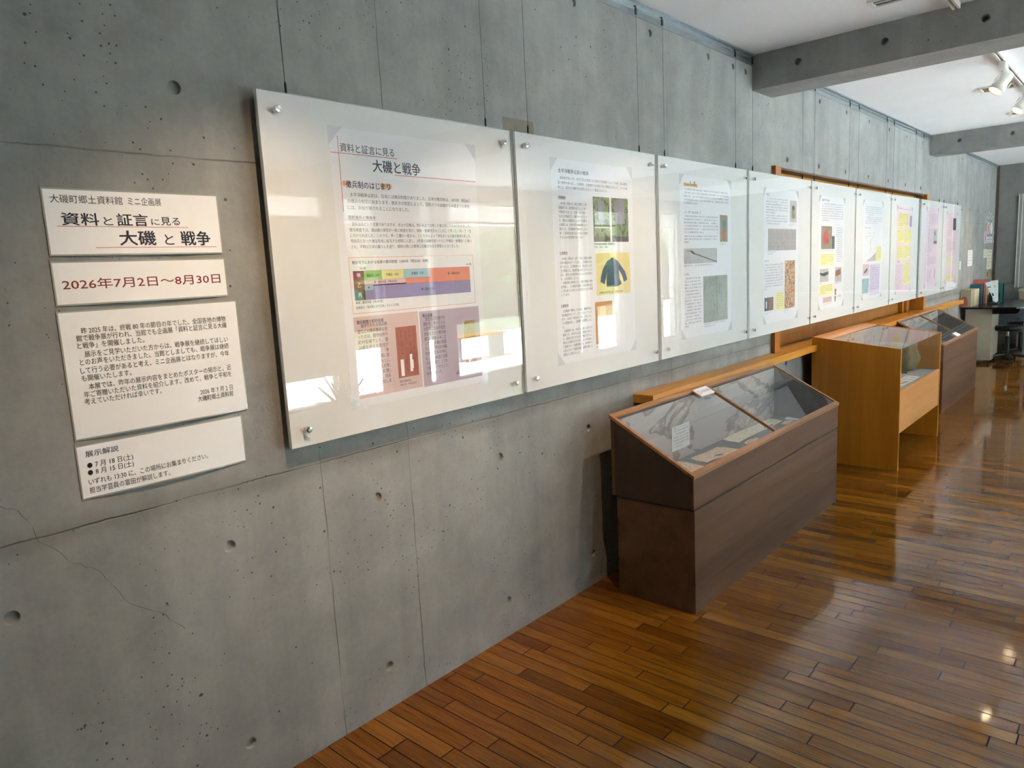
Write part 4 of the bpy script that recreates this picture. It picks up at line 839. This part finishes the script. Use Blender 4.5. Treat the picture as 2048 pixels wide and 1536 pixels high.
lying_sheet('paper_slip', 'small pinkish paper slip in front of the long scroll', 'paper slip', [(0.285, 3.86), (0.283, 3.715), (0.325, 3.71), (0.328, 3.855)], 0.5035, 'old_paper', 4, 4)
lying_sheet('paper_slip', 'small pinkish paper slip right of the long scroll end', 'paper slip', [(0.27, 4.40), (0.27, 4.275), (0.312, 4.27), (0.314, 4.395)], 0.5035, 'old_paper', 4, 5)
lying_sheet('caption_card', 'white caption card lying at the far end of the nearest case', 'caption card', [(0.238, 4.47), (0.236, 4.42), (0.315, 4.41), (0.318, 4.465)], 0.5035, 'paper', 3, 6)
p = thing('caption_card', 'white caption card with grey lines upright on the marbled lining', 'caption card', (0.147, 3.26, 0.558))
B().box(0.1475, 0.1485, 3.167, 3.352, 0.558, 0.684).build('card', 'paper', p); b = B(); glyph_rows(b, 0.1488, 3.182, 3.34, 0.566, 0.664, 6, 0.6, seed=21); glyph_rows(b, 0.1488, 3.182, 3.205, 0.667, 0.678, 1, indent=False, seed=22); b.build('card_text', 'greyink', p)

# ------------------------------------------------------------------ golden wooden display case
p = thing('display_case', 'golden wooden display case with flat glass top and open base, middle case', 'display case', (0.37, 5.965, 0))
YA, YC, xb, xf = 5.356, 6.578, 0.075, 0.667; zt_ = lambda x: 0.926 - (x - xb) / (xf - xb) * 0.073
for a, c in ((YA, YA + 0.02), (YC - 0.02, YC)):
    B().prism([(xb, 0.0), (xf, 0.0), (xf, zt_(xf)), (xb, zt_(xb))], 1, a, c).build('side_panel', 'case_side', p, bevel=0.0015)
b = B(); b.prism([(0.08, 0.535), (0.645, 0.535), (0.645, 0.553), (0.08, 0.553)], 1, YA + 0.0205, YC - 0.0205); b.build('shelf', 'cloth', p)
B().box(0.646, 0.664, YA + 0.0205, YC - 0.0205, 0.262, 0.556).build('front_panel', 'case_front', p, bevel=0.001)
B().prism([(xb + 0.001, 0.262), (xb + 0.018, 0.262), (xb + 0.018, zt_(xb + 0.018) - 0.016), (xb + 0.001, zt_(xb) - 0.016)], 1, YA + 0.0205, YC - 0.0205).build('rear_panel', 'case_side', p)
B().prism([(xb + 0.001, zt_(xb) - 0.0155), (0.195, zt_(0.195) - 0.0155), (0.195, zt_(0.195) - 0.0005), (xb + 0.001, zt_(xb) - 0.0005)], 1, YA + 0.0205, YC - 0.0205).build('top_board', 'case_front', p, bevel=0.001)
B().face([(0.196, YA + 0.0205, zt_(0.196) - 0.003), (0.662, YA + 0.0205, zt_(0.662) - 0.003), (0.662, YC - 0.0205, zt_(0.662) - 0.003), (0.196, YC - 0.0205, zt_(0.196) - 0.003)]).build('glass_top', 'glass', p, recalc=False)
B().face([(0.661, YA + 0.0205, 0.557), (0.661, YC - 0.0205, 0.557), (0.661, YC - 0.0205, 0.849), (0.661, YA + 0.0205, 0.849)]).build('glass_front', 'glass', p, recalc=False)
B().box(0.10, 0.12, YA + 0.0205, YC - 0.0205, 0.03, 0.09).build('stretcher', 'case_side', p)
def soft_box(b, c, s, seed, amp=0.08, n=6):
    rg = random.Random(seed); ph = [rg.uniform(0, 6) for _ in range(6)]
    bm = bmesh.new(); bmesh.ops.create_cube(bm, size=1.0); bmesh.ops.subdivide_edges(bm, edges=bm.edges, cuts=n, use_grid_fill=True)
    vs_ = []
    for v in bm.verts:
        d = Vector(v.co); r = d.length; d2 = d * (0.62 + 0.38 * (0.5 / max(abs(d.x), abs(d.y), abs(d.z))) * 0.0) ; q = d.normalized() * 0.62 * 0.45 + d * 0.62
        w = 1 + amp * (math.sin(d.x * 7 + ph[0]) * math.sin(d.y * 6 + ph[1]) + 0.6 * math.sin(d.z * 9 + ph[2]))
        vs_.append((c[0] + q.x * w * s[0], c[1] + q.y * w * s[1], c[2] + max(q.z * w, -0.5) * s[2]))
    bm.verts.index_update(); b.add(vs_, [[v.index for v in f.verts] for f in bm.faces]); bm.free(); return b
p = thing('canvas_bag', 'olive canvas satchel standing at the far end of the golden case', 'bag', (0.36, 6.40, 0.553))
soft_box(B(), (0.36, 6.405, 0.665), (0.30, 0.20, 0.20), 3).build('bag_body', 'canvas', p, smooth=True); B().box(0.27, 0.46, 6.285, 6.295, 0.66, 0.755).build('bag_flap', 'canvas', p, bevel=0.004); B().tube([(0.28, 6.36, 0.76), (0.26, 6.33, 0.68), (0.25, 6.27, 0.57), (0.40, 6.22, 0.556), (0.50, 6.26, 0.556)], 0.006, 8).build('strap', 'dkgreen', p)
p = thing('folded_cloth', 'folded brown-green cloth lying in the middle of the golden case', 'cloth', (0.33, 5.95, 0.553))
soft_box(B(), (0.31, 5.93, 0.585), (0.32, 0.52, 0.065), 8).build('cloth_body', 'canvas', p, smooth=True); B().box(0.20, 0.42, 5.8, 6.06, 0.603, 0.612).build('top_fold', 'dkgreen', p, bevel=0.004)
lying_sheet('paper_booklet', 'pale open booklet at the front of the golden case', 'booklet', [(0.53, 6.1), (0.525, 5.5), (0.62, 5.5), (0.63, 6.1)], 0.5535, 'paper', 6, 8, None)
p = thing('small_tool', 'small dark hand tool lying on the pale booklet', 'tool', (0.585, 5.62, 0.560)); B().tube([(0.575, 5.56, 0.566), (0.585, 5.62, 0.566), (0.595, 5.66, 0.566)], [0.005, 0.006, 0.003], 10).build('handle', 'dark_photo', p); B().tube([(0.595, 5.66, 0.566), (0.60, 5.71, 0.566)], [0.0025, 0.001], 8).build('point', 'steel', p)

# ------------------------------------------------------------------ far corner: desk, stools, books, papers
p = thing('desk', 'black-topped desk with a beige pedestal at the far end of the room', 'desk', (0.375, 11.75, 0))
b = B(); pts = [(0.055, 10.98), (0.63, 10.98), (0.675, 11.0), (0.70, 11.045), (0.70, 12.6), (0.055, 12.6)]; b.prism(pts, 2, 0.722, 0.746); b.build('desk_top', 'black_top', p, bevel=0.003)
b = B(); b.prism([(0.372, 0.721), (0.665, 0.721), (0.655, 0.685), (0.625, 0.662), (0.372, 0.655)], 1, 11.03, 11.06); b.build('apron', 'black_top', p)
ped = B().box(0.062, 0.364, 11.09, 11.62, 0.045, 0.7215).build('pedestal', 'beige', p, bevel=0.004)
for cx in (0.09, 0.335):
    for cy in (11.12, 11.59): B().lathe([(0.014, 0.0), (0.014, 0.045)], (cx, cy, 0), 2, 14).build('foot', 'black_metal', ped)
for cx, cy in ((0.08, 12.55), (0.66, 12.55), (0.66, 11.62)): B().box(cx - 0.016, cx + 0.016, cy - 0.016, cy + 0.016, 0, 0.7215).build('leg', 'grey_metal', p, bevel=0.003)
B().box(0.08, 0.66, 12.5, 12.515, 0.25, 0.7).build('modesty_panel', 'dark_photo', p)
def stool(cx, cy, label):
    p = thing('stool', label, 'stool', (cx, cy, 0), 'black stools at the desk')
    B().lathe([(0.02, 0.405), (0.14, 0.408), (0.158, 0.425), (0.160, 0.455), (0.145, 0.474), (0.05, 0.478), (0.001, 0.478)], (cx, cy, 0), 2, 36).build('seat', 'black_vinyl', p, smooth=True)
    B().lathe([(0.016, 0.33), (0.016, 0.405)], (cx, cy, 0), 2, 16).build('gas_lift', 'chrome', p); B().lathe([(0.026, 0.08), (0.026, 0.335)], (cx, cy, 0), 2, 16).build('column', 'black_metal', p)
    for k in range(5):
        a = 2 * math.pi * k / 5 - 1.2; e = (cx + 0.24 * math.cos(a), cy + 0.24 * math.sin(a))
        B().tube([(cx, cy, 0.095), (cx + 0.12 * math.cos(a), cy + 0.12 * math.sin(a), 0.085), (e[0], e[1], 0.062)], [0.026, 0.022, 0.016], 10).build('base_arm', 'black_metal', p)
        B().lathe([(0.006, -0.018), (0.024, -0.014), (0.024, 0.014), (0.006, 0.018)], (e[0], e[1], 0.024), 0, 16).build('castor', 'black_vinyl', p)
stool(0.50, 11.42, 'black round stool tucked beside the beige pedestal, nearer of two')
stool(0.565, 12.08, 'black round stool deeper under the desk, farther of two')
def book(x0, x1, y0, y1, z1, m, label, group='books standing on the desk'):
    p = thing('book', label, 'book', ((x0 + x1) / 2, (y0 + y1) / 2, 0.746), group); t_ = 0.003
    b = B().box(x0, x1, y0, y0 + t_, 0.7465, z1).box(x0, x1, y1 - t_, y1, 0.7465, z1).box(x1 - t_, x1, y0 + t_, y1 - t_, 0.7465, z1); b.build('cover', m, p)
    B().box(x0 + 0.004, x1 - 0.0035, y0 + 0.0033, y1 - 0.0033, 0.7495, z1 - 0.004).build('pages', 'cream', p); return p
b0 = book(0.012, 0.13, 11.02, 11.08, 0.965, 'book_beige', 'thick beige book with a dark arched picture, front of the desk row')
b = B(); n = 16; b.face([(0.055 + 0.043, 11.0195, 0.752), (0.055 + 0.043, 11.0195, 0.83)] + [(0.055 + 0.043 * math.cos(math.pi * k / n), 11.0195, 0.83 + 0.055 * math.sin(math.pi * k / n)) for k in range(1, n)] + [(0.012, 11.0195, 0.83), (0.012, 11.0195, 0.752)]); b.build('arched_picture', 'redpaper_photo', b0)
for k in range(8):
    y0 = 11.084 + k * 0.064; book(0.012, 0.13, y0, y0 + 0.058, 0.962 if k % 3 else 0.966, 'book_beige' if k < 3 else 'book_cream', '%s volume number %s back in the pale row behind the arched picture book' % ('beige' if k < 3 else 'cream', ('one', 'two', 'three', 'four', 'five', 'six', 'seven', 'eight')[k]))
book(0.012, 0.152, 11.64, 11.69, 1.012, 'book_teal', 'tall teal blue book behind the pale volumes')
book(0.012, 0.166, 11.715, 11.765, 1.015, 'book_red', 'crimson book between the teal book and the grey one')
book(0.012, 0.178, 11.78, 11.82, 0.995, 'beige2', 'taupe book between the crimson and straw-coloured ones')
book(0.012, 0.196, 11.845, 11.895, 0.995, 'book_yellow', 'straw-coloured book in front of the tallest salmon one')
book(0.012, 0.190, 11.92, 11.965, 1.072, 'book_salmon', 'tallest salmon book at the back of the row')
book(0.215, 0.335, 12.0, 12.04, 1.0, 'book_green', 'green book standing right of the leaflet holder', None)
book(0.215, 0.350, 12.05, 12.085, 1.0, 'navy', 'dark blue book just behind the green one', None)
p = thing('leaflet_holder', 'black leaflet holder on the desk beside the books', 'leaflet holder', (0.30, 11.5, 0.746))
B().prism([(11.44, 0.7465), (11.58, 0.7465), (11.60, 0.90), (11.585, 0.90), (11.565, 0.775), (11.455, 0.775)], 0, 0.245, 0.37).build('holder_body', 'black_vinyl', p, bevel=0.002); B().box(0.245, 0.25, 11.45, 11.59, 0.775, 0.88).build('holder_side', 'black_vinyl', p)
def leaflet(q, y, lean, label, m, marks):
    p = thing('leaflet', label, 'leaflet', (q[0][0], y, min(c[1] for c in q)), 'leaflets in the black holder'); zb = min(c[1] for c in q)
    b = B(); f_ = lambda c, e=0: (c[0], y + (c[1] - zb) * lean - e, c[1]); n = len(q); b.add([f_(c) for c in q] + [f_(c, -0.003) for c in q], [list(range(n)), list(range(n, 2 * n))[::-1]] + [(i, (i + 1) % n, n + (i + 1) % n, n + i) for i in range(n)]); b.build('sheet', m, p)
    for nm, mm, poly in marks: B().face([f_(c, 0.001) for c in poly]).build(nm, mm, p)
leaflet([(0.205, 1.040), (0.275, 1.056), (0.360, 0.785), (0.335, 0.778)], 11.47, 0.12, 'tilted white and pale blue leaflet with a small picture, front one', 'skyprint', [('picture', 'dark_photo', [(0.287, 0.90), (0.307, 0.90), (0.318, 0.865), (0.30, 0.86)]), ('title_block', 'navy', [(0.237, 0.982), (0.275, 0.99), (0.278, 0.98), (0.24, 0.972)])])
leaflet([(0.262, 1.062), (0.343, 1.070), (0.362, 0.79), (0.30, 0.785)], 11.53, 0.10, 'upright pale grey leaflet with a faint yellow emblem, behind the tilted one', 'paper', [('emblem', 'yel', [(0.30, 1.0), (0.325, 1.0), (0.328, 0.975), (0.302, 0.972)])])
p = thing('low_counter', 'taupe low counter with a pale top along the end wall', 'counter', (1.7, 13.2, 0))
B().box(0.42, 3.0, 12.95, 13.44, 0.0, 0.845).build('counter_body', 'beige2', p); B().box(0.41, 3.01, 12.92, 13.45, 0.846, 0.878).build('counter_top', 'beige', p, bevel=0.003); B().box(0.42, 3.0, 12.925, 12.945, 0.60, 0.735).build('front_rail', 'beige', p)
p = thing('display_board', 'tall pale grey board standing on the counter against the end wall', 'board', (0.85, 13.46, 0.879))
B().box(0.297, 1.4, 13.462, 13.476, 0.8795, 2.28).build('board_panel', 'pale_panel', p)
for cx in (0.300, 0.345, 0.65, 1.0): B().box(cx - 0.004, cx + 0.004, 13.452, 13.461, 0.8795, 2.28).build('edge_strip', 'white_metal', p)
def wall_paper(name, label, cat, rects, m, rows, seed, head=None):
    y0 = min(r[0] for r in rects); z0 = min(r[2] for r in rects)
    p = thing(name, label, cat, (0.001, y0, z0))
    for r in rects: B().box(0.0008, 0.0018, *r).build('sheet', m, p)
    for r in rects:
        b = B(); glyph_rows(b, 0.0021, r[0] + 0.03, r[1] - 0.03, r[2] + 0.012, r[3] - 0.015, rows, 0.6, seed=seed); b.build('print', 'greyink', p)
wall_paper('notice_paper', 'small white slip on the concrete just right of the last panel', 'notice', [(10.842, 11.0, 1.24, 1.346)], 'paper', 3, 101)
wall_paper('notice_paper', 'white notice with grey lines on the wall above the pale books', 'notice', [(11.45, 11.78, 1.267, 1.483)], 'paper', 5, 102)
wall_paper('notice_paper', 'smaller cream notice on the left under the sticker emblem', 'notice', [(12.62, 12.895, 1.357, 1.483)], 'cream', 3, 103)
wall_paper('notice_paper', 'longer cream notice on the right under the sticker emblem', 'notice', [(12.92, 13.33, 1.18, 1.475)], 'cream', 5, 104)
tag(B().box(0.001, 0.012, 13.0, 13.19, 1.066, 1.135).build('wooden_plaque', 'ledge'), 'small wooden plaque on the wall below the cream notices', 'plaque')
p = thing('wall_emblem', 'sticker emblem of coloured ovals and white letters in the far corner', 'emblem', (0.001, 13.06, 1.57))
def oval(cy, cz, ry, rz, inner):
    o = B().ell(0.0012, cy, cz, ry, rz, 30); o = o.build('oval', 'white', p)
    if inner: 
        B().ell(0.0015, cy, cz, ry * 0.66, rz * 0.82, 26).build('oval_fill', inner[0], o)
        if inner[1]: b = B(); glyph_rows(b, 0.0018, cy - ry * 0.35, cy + ry * 0.35, cz - rz * 0.6, cz + rz * 0.6, 4, indent=False, fill=0.7, seed=7); b.build('oval_text', inner[1], o)
for cy, cz in ((12.80, 1.915), (12.95, 1.98), (13.135, 1.968), (13.305, 1.925)): oval(cy, cz, 0.062, 0.046, ('pale', None) if False else ('laminate', None))
oval(12.93, 1.79, 0.115, 0.088, ('decal_red', 'white')); oval(13.19, 1.79, 0.105, 0.088, ('white', 'decal_green')); oval(12.715, 1.655, 0.10, 0.092, ('decal_pink', 'white')); oval(13.405, 1.662, 0.075, 0.085, ('decal_blue', 'white'))
for z in (1.573, 1.624):
    for k in range(4):
        cy = 12.885 + k * 0.118; b = B(); b.rect(0.0013, cy - 0.045, cy - 0.012, z, z + 0.044).rect(0.0013, cy + 0.012, cy + 0.045, z, z + 0.044).rect(0.0013, cy - 0.045, cy + 0.045, z + 0.030, z + 0.044); b.build('white_letter', 'white', p)

# ------------------------------------------------------------------ ceiling fittings
def vent(y0, y1, x0, x1, label, slot):
    p = thing('ceiling_vent', label, 'ceiling vent', ((x0 + x1) / 2, (y0 + y1) / 2, H - 0.012), 'slot vents in the ceiling'); t_ = 0.012; z0 = H - 0.011
    B().box(x0, x1, y0, y0 + t_, z0, H).box(x0, x1, y1 - t_, y1, z0, H).box(x0, x0 + t_ * 1.6, y0 + t_, y1 - t_, z0, H).box(x1 - t_ * 1.6, x1, y0 + t_, y1 - t_, z0, H).build('frame', 'white_metal', p)
    B().box(x0 + t_ * 1.6, x1 - t_ * 1.6, y0 + t_, y1 - t_, H - 0.003, H).build('slot', slot, p)
    ym = (y0 + y1) / 2
    if 0.06 < y1 - y0 < 0.15: B().box(x0 + t_ * 1.6, x1 - t_ * 1.6, ym - 0.004, ym + 0.004, H - 0.009, H - 0.0032).build('blade', 'white_metal', p)
vent(4.05, 4.16, 0.772, 1.35, 'slot vent in the ceiling in front of the first concrete beam', 'dark_photo'); vent(6.86, 7.06, 0.788, 1.03, 'slot vent behind the nearer visible spotlight', 'vent_slot'); vent(8.355, 8.525, 0.79, 1.03, 'wider slot vent close to the second concrete beam', 'vent_slot'); vent(8.632, 8.668, 0.78, 1.03, 'thin slot vent nearest the second concrete beam', 'dark_photo')
for nm, y0, y1 in (('near the first panels', -1.5, 4.46), ('between the concrete beams', 4.80, 9.07), ('beyond the second beam', 9.41, 13.2)):
    p = thing('lighting_track', 'white lighting track on the ceiling ' + nm, 'lighting track', (1.085, (y0 + y1) / 2, 2.70), 'ceiling lighting tracks')
    B().box(1.068, 1.078, y0, y1, 2.705, H - 0.001).box(1.092, 1.102, y0, y1, 2.705, H - 0.001).build('rail', 'white_metal', p); B().box(1.0785, 1.0915, y0, y1, 2.725, H - 0.001).build('conductor_groove', 'black_metal', p)
def spot(y, label, power, aim=(0.0, 0.0, 0.85), size=68, blend=1.0, col=(1.0, 0.68, 0.40)):
    p = thing('spotlight', label, 'spotlight', (1.085, y, 2.704), 'track spotlights')
    B().box(1.064, 1.106, y - 0.06, y + 0.06, 2.655, 2.7045).build('adaptor', 'white_metal', p, bevel=0.004)
    B().tube([(1.085, y, 2.655), (1.085, y, 2.60)], 0.012, 14).build('stem', 'white_metal', p)
    piv = Vector((1.085, y, 2.58)); d = (Vector((aim[0], y + aim[1], aim[2])) - piv).normalized(); Rm = Matrix.Translation(piv) @ d.to_track_quat('Z', 'Y').to_matrix().to_4x4()
    def put(b, nm, m, sm=True): b.v = [tuple(Rm @ Vector(q)) for q in b.v]; return b.build(nm, m, p, smooth=sm)
    put(B().lathe([(0.002, -0.075), (0.024, -0.07), (0.034, -0.05), (0.036, 0.0), (0.044, 0.03), (0.047, 0.07), (0.043, 0.07), (0.040, 0.035)], (0, 0, 0), 2, 28), 'lamp_head', 'white_metal')
    put(B().lathe([(0.001, 0.052), (0.039, 0.052), (0.039, 0.050), (0.001, 0.050)], (0, 0, 0), 2, 24), 'lens', 'lamp_glow')
    put(B().box(-0.006, 0.006, -0.052, -0.047, -0.02, 0.02).box(-0.006, 0.006, 0.047, 0.052, -0.02, 0.02), 'yoke', 'white_metal', False)
    ld = bpy.data.lights.new('spot_beam', 'SPOT'); ld.energy = power; ld.color = col; ld.spot_size = math.radians(size); ld.spot_blend = blend; ld.shadow_soft_size = 0.022
    lo = bpy.data.objects.new('spot_beam', ld); COL.objects.link(lo); lo.parent = p
    q = piv + d * 0.075; lo.location = q - Vector(p.location); lo.rotation_euler = d.to_track_quat('-Z', 'Y').to_euler()
for y, lab, pw in SPOTS: spot(y, lab, pw, aim=(0.0, -0.75 if y > 5 else 0.0, 0.85))
for cx, cy, lab in ((2.62, 6.97, 'round ceiling downlight between the beams, away from the display wall'), (2.39, 10.9, 'round ceiling downlight beyond the second beam')):
    p = thing('downlight', lab, 'downlight', (cx, cy, H - 0.008), 'round ceiling downlights'); B().lathe([(0.065, -0.001), (0.085, -0.001), (0.085, -0.008), (0.065, -0.006)], (cx, cy, H), 2, 32).build('trim_ring', 'white_metal', p); B().lathe([(0.001, -0.003), (0.064, -0.003), (0.064, -0.0015), (0.001, -0.0015)], (cx, cy, H), 2, 28).build('lens', 'down_glow', p)

# ------------------------------------------------------------------ outside the windows (seen mirrored in the panels)
struct(B().box(XR + 0.2, 11.3, -8, 45, -0.12, -0.01).build('terrace', 'terrace', origin=(0, 0, 0)))
struct(B().box(XR + 0.2, 6.6, YB, 30, 2.62, 2.74).box(6.5, 6.6, YB, 30, 2.30, 2.62).build('added_eave', 'terrace', origin=(0, 0, 0)))  # eave added to screen sky light from the low wall, fascia mirrors pale
struct(B().box(11.3, 60, -40, 90, -0.14, 0.0).build('lawn', 'grass', origin=(0, 0, 0)))
def lump(b, c, r, seed):
    rg = random.Random(seed); bm = bmesh.new(); bmesh.ops.create_icosphere(bm, subdivisions=4, radius=1.0); ph = [rg.uniform(0, 9) for _ in range(6)]; vs_ = []
    for v in bm.verts:
        d = v.co; w = 1 + 0.12 * math.sin(4 * d.x + ph[0]) * math.sin(5 * d.y + ph[1]) + 0.10 * math.sin(9 * d.z + 7 * d.x + ph[2]) + 0.09 * math.sin(17 * d.y + 13 * d.z + ph[3]) + rg.uniform(-0.06, 0.06)
        vs_.append((c[0] + d.x * r[0] * w, c[1] + d.y * r[1] * w, max(0.01, c[2] + d.z * r[2] * w)))
    bm.verts.index_update(); b.add(vs_, [[v.index for v in f.verts] for f in bm.faces]); bm.free(); return b
b = B()
for k in range(17): lump(b, (15.5 + (k * 37 % 5) * 0.5, -6 + k * 2.6, 0.9), (1.3, 1.9, 1.7 + 0.35 * (k * 53 % 4)), k)
o = b.build('garden_hedge', 'leaf', origin=(0, 0, 0)); o['kind'] = 'stuff'; tag(o, 'green garden hedge outside, mirrored in the first panel', 'hedge')
p = thing('potted_yucca', 'spiky yucca plant mirrored in the lower left of the first panel', 'plant', (4.70, 4.5, 0)); rg = random.Random(3)
B().lathe([(0.08, 0.0), (0.10, 0.09), (0.105, 0.10), (0.095, 0.10), (0.09, 0.08), (0.002, 0.08)], (4.70, 4.5, 0), 2, 28).build('pot', 'beige2', p)
b = B()
for k in range(44):
    a = rg.uniform(0, 6.28); el = rg.uniform(0.15, 1.35); L_ = rg.uniform(0.40, 0.64); pts = []
    for i in range(6):
        t_ = i / 5; r = L_ * t_; pts.append((4.70 + r * math.cos(el) * math.cos(a), 4.5 + r * math.cos(el) * math.sin(a), 0.08 + r * math.sin(el) - 0.22 * t_ * t_ * L_))
    s_ = Vector((-math.sin(a), math.cos(a), 0)); V = []
    for i, q in enumerate(pts): w = 0.03 * (1 - (i / 5) ** 2) + 0.0006; V += [tuple(Vector(q) + s_ * w), tuple(Vector(q) - s_ * w)]
    b.add(V, [(2 * i, 2 * i + 1, 2 * i + 3, 2 * i + 2) for i in range(5)])
o = b.build('leaves', 'yucca', p)
p = thing('garden_bench', 'wooden bench on the terrace outside, mirrored in the first panel', 'bench', (7.4, 9.3, -0.01))
for k in range(4): B().box(7.2 + k * 0.1, 7.285 + k * 0.1, 8.6, 10.0, 0.40, 0.43).build('slat', 'ledge', p)
for cy in (8.75, 9.85): B().box(7.22, 7.57, cy - 0.03, cy + 0.03, -0.01, 0.399).build('leg', 'grey_metal', p)
